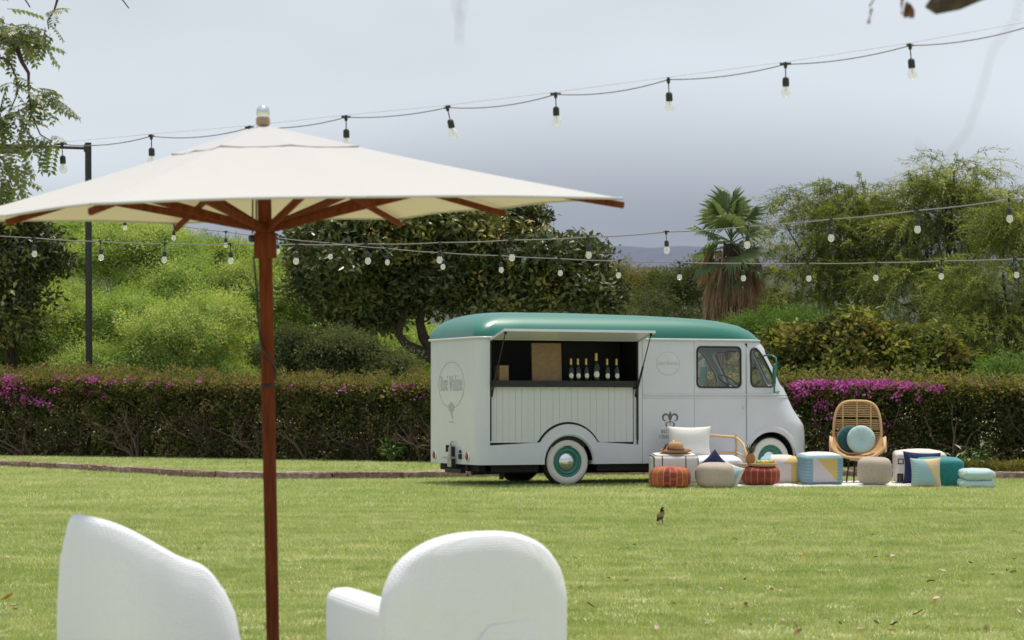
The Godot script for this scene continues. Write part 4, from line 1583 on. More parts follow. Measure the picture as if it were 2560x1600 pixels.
	for q in wispy:
		var base := on_ground(Vector3(q[1][1][0].x, 0, q[1][1][0].z))
		var o := thing("feathery_tree", q[0], "tree", base, 0.0, "feathery trees on the right")
		crown(o, "crown", q[1], q[2], wisp, mats.leaf, light, 0.55, 0.5, 1.0, 0.35)
		limbs(o, base, q[1], 0.10, mats.bark, 0.3)
		for k in 6:
			var lb: Array = q[1][k % q[1].size()]
			var to: Vector3 = lb[0] + Vector3(rng.randf_range(-0.8, 0.8), rng.randf_range(0.0, 0.9), 0.4) * lb[1]
			var foot := base + Vector3(rng.randf_range(-0.7, 0.7), 0, rng.randf_range(-0.2, 0.5))
			var st := begin()
			var line := []
			for i in 7:
				var t := i / 6.0
				line.append(foot.lerp(to, t) + Vector3(0.35 * sin(t * 4.0 + k), 0, 0.25 * cos(t * 3.0 + k)) * t - base)
			tube(st, line, [0.075, 0.066, 0.056, 0.046, 0.036, 0.026, 0.014], 6)
			part("stem", done(st), mats.bark, o)


func build_palm():
	var base := on_ground(Vector3(5.461, -1.503, -60.000))
	var o := thing("fan_palm", "fan palm with a shaggy skirt of dead fronds behind the van roof", "palm tree", base)
	var head := Vector3(5.450, 3.666, -60.000) - base
	var st := begin()
	tube(st, [Vector3(0, -0.1, 0), head * 0.4, head * 0.8, head], [0.30, 0.27, 0.25, 0.2], 12)
	part("trunk", done(st), mats.bark, o)
	# a fan: pleated segments round the end of a long stalk, tips hanging
	var fan := begin()
	tube(fan, [Vector3.ZERO, Vector3(0.35, 0.05, 0), Vector3(0.62, 0.03, 0)], [0.022, 0.016, 0.012], 5)
	fan.set_smooth_group(-1)
	# webbed to two thirds, then split into drooping tips
	var mids := []
	var ends := []
	for i in 33:
		var a := lerpf(-2.35, 2.35, i / 32.0)
		var l := 0.60 * (0.80 + 0.20 * cos(a * 0.8)) * rng.randf_range(0.92, 1.06)
		var d := Vector3(cos(a), 0.05 - 0.18 * absf(sin(a)), sin(a) * 0.92).normalized()
		mids.append(Vector3(0.60, 0.03, 0) + d * l * 0.70 + Vector3(0, 0.028 if i % 2 else -0.012, 0))
		ends.append(Vector3(0.60, 0.03, 0) + d * l + Vector3(0, -0.05 - 0.14 * rng.randf(), 0))
	for i in 32:
		tri(fan, Vector3(0.60, 0.03, 0), mids[i], mids[i + 1])
		tri(fan, mids[i], ends[i].lerp(ends[i + 1], 0.5) if i % 2 == 0 else ends[i], mids[i + 1])
	var fan_mesh := done(fan)
	var greens := []
	for k in 4:
		var g := plain([lin(0.065, 0.11, 0.034), lin(0.05, 0.085, 0.027), lin(0.10, 0.14, 0.045), lin(0.08, 0.115, 0.038)][k], 0.5)
		g.backlight_enabled = true
		g.backlight = Color(0.4, 0.45, 0.25)
		greens.append(g)
	for i in 21:
		var az := i * 2.399 + 0.4
		var el := lerpf(1.45, -0.95, i / 20.0)
		var b := Basis(Vector3.UP, az) * Basis(Vector3(0, 0, 1), el) * Basis(Vector3.RIGHT, rng.randf_range(-0.5, 0.5))
		part("frond", fan_mesh, greens[i % 4], o, Transform3D(b.scaled_local(Vector3.ONE * rng.randf_range(0.92, 1.12)), head + Vector3(0, 0.22 - 0.022 * i, 0)))
	var dead := begin()
	dead.set_smooth_group(-1)
	for i in 30:
		var u := rng.randf_range(-1, 1)
		var p := Vector3(0.05 + 0.05 * rng.randf(), -0.1 - 0.5 * rng.randf(), u * 0.10)
		var e := p + Vector3(rng.randf_range(-0.02, 0.10), -rng.randf_range(0.35, 0.75), u * rng.randf_range(0.02, 0.14))
		var w := Vector3(0.006, 0, 0.016).rotated(Vector3.UP, rng.randf() * 2.0)
		tri(dead, p - w, e, p + w)
	tube(dead, [Vector3.ZERO, Vector3(0.12, -0.05, 0), Vector3(0.14, -0.5, 0)], [0.018, 0.014, 0.008], 4)
	var dead_mesh := done(dead)
	var browns := []
	for k in 4:
		browns.append(plain([lin(0.30, 0.18, 0.105), lin(0.20, 0.125, 0.08), lin(0.40, 0.26, 0.16), lin(0.25, 0.185, 0.14)][k], 0.9))
	for i in 230:
		var t := (i + rng.randf()) / 230.0
		var y := lerpf(head.y + 0.05, 0.9, t)
		var r := lerpf(0.46, 0.58, smoothstep(0.0, 0.55, t)) * rng.randf_range(0.85, 1.1)
		var az := rng.randf() * TAU
		var b := Basis(Vector3.UP, az) * Basis(Vector3(0, 0, 1), lerpf(0.30, -0.02, smoothstep(0.0, 0.3, t)) + rng.randf_range(-0.05, 0.05))
		part("dead_frond", dead_mesh, browns[rng.randi() % 4], o, Transform3D(b, Vector3(cos(az) * r * 0.9, y, -sin(az) * r * 0.9)))


func build_lamp_post():
	var base := on_ground(Vector3(-9.049, -1.018, -51.600))
	var o := thing("lamp_post", "tall dark lamp post with an arm to the left, behind the hedge", "lamp post", base)
	var st := begin()
	var top := Vector3(-9.013, 5.743, -51.600) - base
	tube(st, [Vector3(0, -0.1, 0), Vector3(0, 0.3, 0), Vector3(0, top.y * 0.5, 0), Vector3(0, top.y, 0)], [0.085, 0.075, 0.072, 0.07], 16)
	part("pole", done(st), mats.lamp_metal, o)
	st = begin()
	lathe(st, [Vector2(0.12, 0.0), Vector2(0.12, 0.12), Vector2(0.09, 0.18)], 16)
	part("base", done(st), mats.lamp_metal, o)
	st = begin()
	box(st, Vector3(-0.03, top.y - 0.12, 0), Vector3(0.11, 0.16, 0.13), Transform3D.IDENTITY, 0.01)
	tube(st, [Vector3(0, top.y - 0.12, 0), Vector3(-1.0, top.y - 0.085, 0), Vector3(-2.1, top.y - 0.05, 0)], 0.035, 10)
	part("arm", done(st), mats.lamp_metal, o)
	st = begin()
	round_box(st, Vector3(0.74, 0.16, 0.36), 0.04, 3, Transform3D(Basis(), Vector3(-1.73, top.y - 0.15, 0)))
	var head := part("lamp_head", done(st), mats.lamp_metal, o)
	st = begin()
	box(st, Vector3(-1.73, top.y - 0.236, 0), Vector3(0.5, 0.012, 0.24))
	part("diffuser", done(st), plain(lin(0.5, 0.5, 0.48), 0.3), head)


# ---------------------------------------------------------------- market umbrella
func build_umbrella():
	var base := on_ground(Vector3(-0.990, 1.382, -10.000))
	var o := thing("market_umbrella", "square cream market umbrella on a dark wooden pole", "umbrella", base)
	var apex := Vector3(-1.030, 3.716, -10.000) - base
	# rim points round the canopy, corner and mid-edge in turn; the umbrella leans a little to the left
	var rim := [Vector3(-1.491, 3.354, -8.550), Vector3(-0.543, 3.393, -9.035), Vector3(0.437, 3.400, -9.520), Vector3(-0.033, 3.386, -10.485), Vector3(-0.530, 3.357, -11.450), Vector3(-1.526, 3.328, -10.965), Vector3(-2.471, 3.326, -10.480), Vector3(-1.990, 3.332, -9.515)]
	for i in 8:
		rim[i] -= base
	var down := Vector3(0, -1, 0)
	var st := begin()
	for i in 8:
		var a: Vector3 = rim[i]
		var b: Vector3 = rim[(i + 1) % 8]
		var rows := []
		for r in 13:
			var t := r / 12.0
			var row := []
			for k in 9:
				var u := k / 8.0
				var e := a.lerp(b, u)
				var bow := sin(u * PI)
				var p := apex.lerp(e, t * (1.0 - 0.035 * bow * t * t))
				p += down * (0.012 * sin(t * PI) - 0.030 * 0.0) * 1.0 + down * bow * 0.022 * t * (1.2 - t)
				p += Vector3(0, 0.005 * bow * noise.get_noise_2d(u * 3.0 + i * 7.0, t * 4.0), 0)
				row.append(p)
			rows.append(row)
		loft_grid(st, rows)
	var canopy := part("canopy", done(st), mats.canvas, o)
	st = begin()
	for i in 8:
		var a: Vector3 = rim[i]
		var b: Vector3 = rim[(i + 1) % 8]
		var hem := []
		for k in 13:
			var u := k / 12.0
			hem.append(apex.lerp(a.lerp(b, u), 1.0 - 0.035 * sin(u * PI)) + down * sin(u * PI) * 0.0045)
		tube(st, hem, 0.006, 6)
	part("hem", done(st), mats.canvas, canopy)
	# wind vent: a small second roof, lifted clear
	st = begin()
	var lift := Vector3(0, 0.004, 0)
	for i in 8:
		var a: Vector3 = apex.lerp(rim[i], 0.275) + lift + down * 0.009
		var b: Vector3 = apex.lerp(rim[(i + 1) % 8], 0.275) + lift + down * 0.009
		var rows := []
		for r in 8:
			var row := []
			for k in 7:
				var u := k / 6.0
				row.append((apex + lift * 0.8).lerp(a.lerp(b, u), (r / 7.0) * (1.0 - 0.03 * sin(u * PI))) + down * 0.006 * sin(u * PI) * r / 7.0)
			rows.append(row)
		loft_grid(st, rows)
		var hem := []
		for k in 7:
			var u := k / 6.0
			hem.append((apex + lift * 0.8).lerp(a.lerp(b, u), 1.0 - 0.03 * sin(u * PI)) + down * 0.010 * sin(u * PI))
		tube(st, hem, 0.0035, 5)
	part("vent", done(st), mats.canvas, canopy)
	# frame
	var foot := Vector3(0.0, -0.02, 0.0)
	var hub := foot.lerp(apex, (Vector3(-1.024, 3.222, -10.000) - base).y / apex.y)
	st = begin()
	tube(st, [foot, foot.lerp(apex, 0.5), apex + down * 0.02], [0.0265, 0.028, 0.029], 16)
	part("pole", done(st), mats.teak, o)
	st = begin()
	lathe(st, [Vector2(0.044, -0.052), Vector2(0.049, -0.048), Vector2(0.049, 0.048), Vector2(0.044, 0.054)], 8, Transform3D(Basis(Vector3.UP, 0.39), hub))
	lathe(st, [Vector2(0.040, 0.054), Vector2(0.044, 0.064), Vector2(0.044, 0.088), Vector2(0.036, 0.094)], 12, Transform3D(Basis(), hub))
	part("hub", done(st), mats.teak, o)
	st = begin()
	lathe(st, [Vector2(0.05, -0.10), Vector2(0.06, -0.09), Vector2(0.06, -0.05), Vector2(0.04, -0.03)], 16, Transform3D(Basis(), apex))
	part("crown_block", done(st), mats.teak, o)
	for i in 8:
		var tip: Vector3 = rim[i]
		st = begin()
		var a := apex + down * 0.085
		var b := tip + down * 0.026 + (tip - apex).normalized() * 0.003
		bar(st, a, b, 0.020, 0.026, Vector3.UP, 0.004)
		var rib := part("rib", done(st), mats.teak, o)
		st = begin()
		var c := a.lerp(b, 0.56) + down * 0.012
		var s := hub + Vector3(0, 0.075, 0) + (Vector3(tip.x - apex.x, 0, tip.z - apex.z)).normalized() * 0.042
		bar(st, s, c, 0.020, 0.032, Vector3.UP, 0.004)
		part("strut", done(st), mats.teak, rib)
	st = begin()
	lathe(st, [Vector2(0.026, 0.0), Vector2(0.029, 0.006), Vector2(0.029, 0.028), Vector2(0.024, 0.034)], 18, Transform3D(Basis(), apex + Vector3(0, 0.0, 0)))
	var cap := part("finial_base", done(st), mats.pale_wood, o)
	st = begin()
	lathe(st, [Vector2(0.022, 0.032), Vector2(0.026, 0.040), Vector2(0.028, 0.052), Vector2(0.026, 0.065), Vector2(0.020, 0.075), Vector2(0.011, 0.080), Vector2(0.001, 0.082)], 24, Transform3D(Basis(), apex + Vector3(0, 0.0, 0)), 1, false)
	part("finial", done(st), mats.chrome, cap)
	# pulley cord: down the left, across the pole and once round it
	var r := 0.031
	var at := func(py: float) -> Vector3: return foot.lerp(apex, (py - foot.y) / (apex.y - foot.y))
	var y0: float = hub.y
	st = begin()
	tube(st, [hub + Vector3(-0.048, -0.045, 0.01), at.call(y0 - 0.20) + Vector3(-0.038, 0, 0.012), at.call(y0 - 0.36) + Vector3(-r, 0, 0.014), at.call(y0 - 0.42) + Vector3(-0.02, 0, 0.028), at.call(y0 - 0.47) + Vector3(0.012, 0, 0.032), at.call(y0 - 0.51) + Vector3(0.033, 0, 0.008), at.call(y0 - 0.56) + Vector3(0.034, 0, 0.0)], 0.0042, 6)
	var turn := []
	for i in 25:
		var a := TAU * i / 24.0
		turn.append(at.call(y0 - 0.58 - 0.008 * cos(a + 0.4)) + Vector3(cos(a), 0, sin(a)) * 0.0325 + Vector3(0, 0.010 * cos(a), 0))
	tube(st, turn, 0.005, 6)
	lathe(st, [Vector2(0.001, -0.016), Vector2(0.014, -0.012), Vector2(0.016, 0.0), Vector2(0.014, 0.012), Vector2(0.001, 0.016)], 12, Transform3D(Basis(), hub + Vector3(-0.055, 0.03, 0.0)), 1, false)
	for dx in [-0.052, -0.036]:
		tube(st, [hub + Vector3(dx, 0.05, 0.01), apex + Vector3(dx * 0.8, -0.12, 0.01)], 0.0036, 5)
	part("cord", done(st), mats.black_metal, o)


# ---------------------------------------------------------------- tub chairs
func tub_chair(label: String, at: Vector3, turn: float):
	# one upholstered shell: high at the back, sweeping down into the arms; faces -z
	var o := thing("tub_chair", label, "chair", at, turn)
	var st := begin()
	var rows := []
	var n := 49
	for i in n:
		var t := -1.0 + 2.0 * i / (n - 1)
		var a := t * 2.2
		var s := signf(sin(a)) * pow(absf(sin(a)), 0.72)
		var c := signf(cos(a)) * pow(absf(cos(a)), 0.72)
		var h := 0.80 - 0.31 * pow(absf(t), 2.2)
		var row := []
		for p in [[0.0, 0.90], [0.12, 0.95], [0.35, 1.0], [0.55, 1.0], [0.78, 0.96], [0.90, 0.915], [0.965, 0.875], [1.0, 0.83], [0.99, 0.79], [0.94, 0.765], [0.7, 0.77], [0.45, 0.79]]:
			var v := Vector3(s * 0.30 * p[1], 0.06 + (h - 0.06) * p[0], c * 0.315 * p[1])
			v += Vector3(s, 0.3, c) * 0.006 * noise.get_noise_3dv(v * Vector3(4, 9, 4))
			row.append(v)
		rows.append(row)
	loft_grid(st, rows)
	for row in [rows[0], rows[-1]]:
		flip(st, row)
	part("shell", done(st), mats.chair_cloth, o)
	st = begin()
	round_box(st, Vector3(0.38, 0.14, 0.34), 0.05, 4, Transform3D(Basis(), Vector3(0, 0.38, 0.0)), Vector3(0, 0.02, 0))
	part("seat", done(st), mats.chair_cloth, o)
	st = begin()
	round_box(st, Vector3(0.40, 0.26, 0.36), 0.03, 3, Transform3D(Basis(), Vector3(0, 0.19, 0.0)))
	part("base", done(st), mats.chair_cloth, o)
	for q in [Vector2(-0.2, -0.2), Vector2(0.2, -0.2), Vector2(-0.2, 0.2), Vector2(0.2, 0.2)]:
		st = begin()
		tube(st, [Vector3(q.x, 0.1, q.y), Vector3(q.x * 1.05, -0.03, q.y * 1.05)], [0.022, 0.014], 8)
		part("leg", done(st), mats.teak, o)


func round_back_chair(label: String, at: Vector3, turn: float):
	# a domed back panel between two lower block arms; faces -z
	var o := thing("round_back_chair", label, "chair", at, turn)
	var st := begin()
	var front := []
	var behind := []
	var n := 41
	var rings := []
	# section through the panel from its outer edge inwards, front to back
	for layer in [[0.99, -0.035], [1.0, -0.02], [1.004, 0.0], [1.0, 0.022], [0.985, 0.038], [0.95, 0.050], [0.8, 0.062], [0.5, 0.072], [0.0, 0.078]]:
		var ring := []
		for i in n:
			var a := PI * i / (n - 1)
			var x := -cos(a)
			var y := sin(a)
			var px: float = signf(x) * pow(absf(x), 0.80) * 0.335
			var py: float = 0.475 + pow(y, 0.84) * 0.290
			if i == 0 or i == n - 1:
				py = 0.475
			var c := Vector2(0.0, 0.46)
			px = c.x + (px - c.x) * layer[0]
			py = c.y + (py - c.y) * layer[0]
			ring.append(Vector3(px, py, 0.255 + layer[1] - 0.42 * px * px + 0.006 * noise.get_noise_2d(px * 5.0, py * 9.0)))
		for i in range(n - 2, 0, -1):
			var x: float = ring[i].x
			ring.append(Vector3(x, lerpf(0.46, 0.06, layer[0]), 0.255 + layer[1] - 0.42 * x * x))
		rings.append(ring)
	loft(st, rings, true, true)
	part("backrest", done(st), mats.chair_cloth, o)
	for s in [-1.0, 1.0]:
		st = begin()
		round_box(st, Vector3(0.115, 0.50, 0.56), 0.042, 5, Transform3D(Basis(), Vector3(0.282 * s, 0.275, -0.055)), Vector3(0.012, 0.006, 0.01))
		part("arm", done(st), mats.chair_cloth, o)
	st = begin()
	round_box(st, Vector3(0.43, 0.16, 0.52), 0.05, 4, Transform3D(Basis(), Vector3(0, 0.39, -0.06)), Vector3(0, 0.02, 0))
	part("seat", done(st), mats.chair_cloth, o)
	st = begin()
	round_box(st, Vector3(0.43, 0.26, 0.50), 0.03, 3, Transform3D(Basis(), Vector3(0, 0.19, -0.05)))
	part("base", done(st), mats.chair_cloth, o)
	for q in [Vector2(-0.24, -0.26), Vector2(0.24, -0.26), Vector2(-0.24, 0.2), Vector2(0.24, 0.2)]:
		st = begin()
		tube(st, [Vector3(q.x, 0.1, q.y), Vector3(q.x, -0.03, q.y)], [0.022, 0.014], 8)
		part("leg", done(st), mats.teak, o)


func build_chairs():
	tub_chair("white tub chair, its high back sweeping down to the right, left of the umbrella pole", on_ground(Vector3(-1.277, 1.466, -8.550)), deg_to_rad(-52.0))
	round_back_chair("white chair with a broad domed back, turned away, right of the umbrella pole", on_ground(Vector3(-0.215, 1.480, -8.300)), deg_to_rad(25.0))


# ---------------------------------------------------------------- festoon lights
func string_light(label: String, hooks: Array, ends: Array, sag: float, scale: float, lean: Array, wire: bool):
	var o := thing("string_light", label, "string lights", hooks[0])
	var org: Vector3 = hooks[0]
	var all := [ends[0]]
	all.append_array(hooks)
	all.append(ends[1])
	var line := []
	for i in all.size() - 1:
		for k in 8:
			var t := k / 8.0
			line.append(all[i].lerp(all[i + 1], t) - Vector3(0, sag * 4.0 * t * (1.0 - t) * (0.7 + 0.6 * absf(sin(i * 2.3))), 0) - org)
	line.append(all[-1] - org)
	var st := begin()
	tube(st, line, 0.0040 * scale, 6)
	part("cable", done(st), mats.cable, o)
	if wire:
		st = begin()
		var w := []
		for p in all:
			w.append(p - org + Vector3(0, 0.012, 0))
		tube(st, w, 0.0007, 4)
		part("support_wire", done(st), mats.cable, o)
	var sock := begin()
	lathe(sock, [Vector2(0.006, 0.012), Vector2(0.010, 0.0), Vector2(0.009, -0.016), Vector2(0.004, -0.022)], 8)
	bar(sock, Vector3(-0.028, 0.002, 0), Vector3(0.028, 0.002, 0), 0.012, 0.012)
	tube(sock, [Vector3(0, -0.02, 0), Vector3(0, -0.066, 0)], 0.0030, 5)
	lathe(sock, [Vector2(0.006, -0.064), Vector2(0.0155, -0.070), Vector2(0.0175, -0.080), Vector2(0.0175, -0.108), Vector2(0.015, -0.113)], 12)
	var sock_mesh := done(sock)
	var bulb := begin()
	lathe(bulb, [Vector2(0.013, -0.110), Vector2(0.019, -0.122), Vector2(0.024, -0.136), Vector2(0.0245, -0.146), Vector2(0.021, -0.158), Vector2(0.012, -0.167), Vector2(0.001, -0.170)], 16, Transform3D.IDENTITY, 1, false)
	var bulb_mesh := done(bulb)
	var fil := begin()
	tube(fil, [Vector3(0, -0.112, 0), Vector3(0, -0.135, 0)], 0.004, 6)
	tube(fil, [Vector3(-0.008, -0.132, 0), Vector3(-0.004, -0.145, 0), Vector3(0.004, -0.145, 0), Vector3(0.008, -0.132, 0)], 0.0012, 4)
	var fil_mesh := done(fil)
	for i in hooks.size():
		var tilt: float = lean[i % lean.size()]
		var b := Basis(Vector3(0, 0, 1), tilt) * Basis(Vector3.UP, i * 1.3)
		var s := part("socket", sock_mesh, mats.black_metal, o, Transform3D(b, hooks[i] - org))
		part("bulb", bulb_mesh, mats.bulb_glass, s)
		part("filament", fil_mesh, mats.bulb_stem, s)


func build_string_lights():
	mats.cable = plain(lin(0.24, 0.22, 0.24), 0.6)
	mats.bulb_stem = plain(lin(0.7, 0.7, 0.68), 0.5)
	string_light("nearest string of bulbs, rising to the right over the top of the umbrella", [Vector3(-2.607, 3.836, -14.000), Vector3(-2.052, 3.870, -13.750), Vector3(-1.466, 3.904, -13.500), Vector3(-0.910, 3.947, -13.250), Vector3(-0.348, 3.984, -13.000), Vector3(0.230, 4.037, -12.750), Vector3(0.808, 4.096, -12.500), Vector3(1.385, 4.154, -12.250), Vector3(1.974, 4.226, -12.000)], [Vector3(-3.196, 3.821, -14.250), Vector3(2.580, 4.317, -11.700)], 0.022, 0.8, [0.05, 0.02, 0.0, 0.02, 0.22, 0.03, 0.05, 0.02, 0.09], true)
	string_light("middle string of bulbs, dipping behind the umbrella hub and rising past the palm crown", [Vector3(-4.213, 3.375, -21.300), Vector3(-3.579, 3.342, -21.000), Vector3(-2.977, 3.321, -20.700), Vector3(-2.379, 3.312, -20.400), Vector3(-1.798, 3.309, -20.100), Vector3(-1.187, 3.310, -19.800), Vector3(-0.581, 3.318, -19.500), Vector3(-0.003, 3.335, -19.200), Vector3(0.600, 3.355, -18.900), Vector3(1.187, 3.391, -18.600), Vector3(1.797, 3.430, -18.400), Vector3(2.389, 3.479, -18.100), Vector3(2.989, 3.539, -17.800), Vector3(3.601, 3.612, -17.500)], [Vector3(-4.886, 3.420, -21.600), Vector3(3.912, 3.640, -17.300)], 0.006, 1.25, [0.0, 0.04, -0.03, 0.02], false)
	string_light("farthest string of bulbs, coming down behind the umbrella and running level across the palm skirt", [Vector3(-4.235, 3.681, -26.400), Vector3(-3.638, 3.568, -26.000), Vector3(-3.034, 3.486, -25.600), Vector3(-2.452, 3.418, -25.200), Vector3(-1.878, 3.363, -24.900), Vector3(-1.259, 3.303, -24.500), Vector3(-0.692, 3.259, -24.200), Vector3(-0.113, 3.228, -23.900), Vector3(0.466, 3.198, -23.500), Vector3(1.029, 3.177, -23.200), Vector3(1.590, 3.160, -22.900), Vector3(2.160, 3.152, -22.600), Vector3(2.738, 3.152, -22.300), Vector3(3.322, 3.159, -22.000), Vector3(3.877, 3.174, -21.800), Vector3(4.487, 3.189, -21.500)], [Vector3(-5.443, 3.873, -27.000), Vector3(4.894, 3.200, -21.300)], 0.005, 1.3, [0.03, -0.04, 0.0, 0.05], false)


# ---------------------------------------------------------------- tree hanging in from the left, and a limb at the upper right
func pinnate(pairs: int, length: float) -> ArrayMesh:
	var st := begin()
	var pts := []
	for i in 5:
		var t := i / 4.0
		pts.append(Vector3(length * t, -0.22 * t * t * length, 0))
	tube(st, pts, [0.0022, 0.002, 0.0016, 0.0012, 0.001], 3, false)
	st.set_smooth_group(-1)
	for i in pairs:
		var t := 0.15 + 0.83 * i / (pairs - 1)
		var p: Vector3 = pts[mini(int(t * 4), 3)].lerp(pts[mini(int(t * 4), 3) + 1], t * 4 - mini(int(t * 4), 3))
		for s in [-1.0, 1.0]:
			var dir := Vector3(0.35, -0.22 - 0.15 * rng.randf(), s).normalized()
			leaf(st, p, dir, Vector3(0.1, 1, 0.25 * s), length * 0.30 * rng.randf_range(0.85, 1.1), length * 0.15)
	leaf(st, pts[-1], Vector3(0.8, -0.6, 0), Vector3.UP, length * 0.26, length * 0.11)
	return done(st)


func build_overhanging_tree():
	var root := on_ground(Vector3(-5.4, 0, -14.4))
	var o := thing("overhanging_tree", "tree reaching in at the upper left with hanging feather-shaped leaves", "tree", root)
	var st := begin()
	tube(st, [Vector3(0, -0.2, 0), Vector3(0.1, 1.2, 0), Vector3(0.3, 2.6, 0.1), Vector3(0.9, 3.6, 0.2)], [0.26, 0.2, 0.16, 0.11], 12)
	part("trunk", done(st), mats.bark, o)
	var lines := [
		[[Vector3(0.9, 3.6, 0.2) + root, Vector3(-3.653, 4.544, -14.200), Vector3(-3.185, 4.499, -14.000), Vector3(-2.901, 4.431, -14.000), Vector3(-2.862, 4.382, -14.000), Vector3(-2.836, 4.311, -14.000), Vector3(-2.799, 4.248, -14.000), Vector3(-2.800, 4.152, -14.000), Vector3(-2.781, 4.003, -14.000)], 0.05],
		[[Vector3(-2.781, 4.003, -14.000), Vector3(-2.837, 3.900, -14.000), Vector3(-2.872, 3.844, -14.000)], 0.006],
		[[Vector3(-2.781, 4.003, -14.000), Vector3(-2.713, 3.887, -13.900), Vector3(-2.654, 3.853, -13.900)], 0.005],
		[[Vector3(-3.185, 4.499, -14.000), Vector3(-2.971, 4.323, -13.800), Vector3(-2.899, 4.316, -13.800), Vector3(-2.860, 4.282, -13.800), Vector3(-2.829, 4.205, -13.800), Vector3(-2.822, 4.118, -13.800), Vector3(-2.866, 4.017, -13.800)], 0.016],
		[[Vector3(-3.653, 4.544, -14.200), Vector3(-3.101, 4.853, -14.300), Vector3(-2.651, 4.828, -14.300), Vector3(-2.687, 4.703, -14.300), Vector3(-2.705, 4.643, -14.300), Vector3(-2.745, 4.578, -14.300), Vector3(-2.738, 4.529, -14.300)], 0.018],
		[[Vector3(-3.101, 4.853, -14.300), Vector3(-2.906, 4.767, -14.200), Vector3(-2.842, 4.672, -14.200), Vector3(-2.827, 4.648, -14.200)], 0.006],
		[[Vector3(-2.651, 4.828, -14.300), Vector3(-2.360, 4.767, -14.200), Vector3(-2.281, 4.687, -14.200), Vector3(-2.248, 4.643, -14.200)], 0.005],
		[[Vector3(-3.653, 4.544, -14.200), Vector3(-3.238, 4.028, -13.900), Vector3(-3.044, 3.858, -13.900), Vector3(-2.923, 3.737, -13.900), Vector3(-2.875, 3.591, -13.900)], 0.03],
		[[Vector3(-3.044, 3.858, -13.900), Vector3(-2.877, 3.817, -13.800), Vector3(-2.780, 3.800, -13.800)], 0.008],
	]
	for l in lines:
		st = begin()
		var pts := []
		var rad := []
		for i in l[0].size():
			pts.append(l[0][i] - root)
			rad.append(lerpf(l[1], minf(l[1], 0.0035), pow(float(i) / (l[0].size() - 1), 0.5)))
		tube(st, pts, rad, 7)
		part("branch", done(st), mats.bark, o)
	var leaves := [pinnate(6, 0.15), pinnate(7, 0.18), pinnate(5, 0.13)]
	var tones := []
	for c in [lin(0.042, 0.062, 0.02), lin(0.028, 0.042, 0.016), lin(0.10, 0.115, 0.026), lin(0.06, 0.078, 0.022)]:
		var m := plain(c, 0.45)
		m.backlight_enabled = true
		m.backlight = Color(0.45, 0.5, 0.2)
		tones.append(m)
	# clumps: centre, half width and half height in metres, how many leaves
	for q in [[Vector3(-2.891, 4.487, -14.000), 0.13, 0.07, 26], [Vector3(-2.776, 4.509, -14.100), 0.08, 0.05, 16], [Vector3(-2.940, 4.560, -14.000), 0.05, 0.05, 5], [Vector3(-2.733, 4.539, -14.200), 0.03, 0.04, 4], [Vector3(-2.707, 4.628, -14.300), 0.03, 0.02, 2], [Vector3(-2.895, 4.393, -13.900), 0.05, 0.07, 6], [Vector3(-2.930, 4.635, -13.900), 0.03, 0.04, 3], [Vector3(-2.758, 4.096, -14.000), 0.08, 0.06, 15], [Vector3(-2.672, 4.128, -14.000), 0.05, 0.03, 6], [Vector3(-2.872, 4.162, -13.900), 0.06, 0.04, 6], [Vector3(-2.828, 4.242, -13.900), 0.03, 0.03, 2], [Vector3(-2.888, 4.046, -13.800), 0.07, 0.06, 12], [Vector3(-2.852, 3.950, -13.800), 0.07, 0.06, 9], [Vector3(-2.913, 3.877, -13.800), 0.05, 0.05, 6], [Vector3(-2.751, 3.887, -13.900), 0.08, 0.03, 6], [Vector3(-2.654, 3.846, -13.900), 0.05, 0.03, 5], [Vector3(-2.829, 3.817, -13.800), 0.05, 0.03, 4], [Vector3(-2.923, 3.688, -13.900), 0.06, 0.07, 8], [Vector3(-2.899, 3.591, -13.900), 0.07, 0.06, 9], [Vector3(-2.776, 3.703, -13.800), 0.02, 0.03, 2], [Vector3(-2.973, 3.493, -13.900), 0.06, 0.05, 5]]:
		for i in int(q[3] * 1.1):
			var p: Vector3 = q[0] + Vector3(rng.randfn(0.0, 0.6) * q[1], rng.randfn(0.0, 0.6) * q[2], rng.randfn(0.0, 0.1))
			var b := Basis(Vector3.UP, rng.randf() * TAU) * Basis(Vector3(0, 0, 1), rng.randf_range(-1.25, 0.15)) * Basis(Vector3.RIGHT, rng.randf_range(-0.6, 0.6))
			part("leaf", leaves[rng.randi() % 3], tones[rng.randi() % 4 if p.y > 3.9 else 2 + rng.randi() % 2], o, Transform3D(b.scaled_local(Vector3.ONE * rng.randf_range(0.8, 1.1)), p - root))
	# the bare limb overhead
	var at := Vector3(1.137, 3.837, -6.500)
	var t := thing("overhead_limb", "dark sawn limb with dry leaves at the top right corner", "branch", at)
	st = begin()
	tube(st, [Vector3(1.121, 3.848, -6.500) - at, Vector3(1.140, 3.835, -6.500) - at, Vector3(1.196, 3.848, -6.500) - at, Vector3(1.273, 3.887, -6.500) - at, Vector3(1.420, 4.000, -6.600) - at, Vector3(1.822, 4.417, -7.000) - at], [0.021, 0.024, 0.026, 0.032, 0.05, 0.09], 10)
	part("limb", done(st), mats.bark, t)
	st = begin()
	tube(st, [Vector3(1.273, 3.887, -6.500) - at, Vector3(1.108, 3.907, -6.400) - at, Vector3(0.985, 3.884, -6.400) - at, Vector3(0.945, 3.822, -6.400) - at], 0.002, 5)
	tube(st, [Vector3(1.108, 3.907, -6.400) - at, Vector3(1.052, 3.862, -6.400) - at, Vector3(1.032, 3.837, -6.400) - at], 0.002, 5)
	part("twig", done(st), mats.bark, t)
	var dry := plain(lin(0.15, 0.06, 0.025), 0.7)
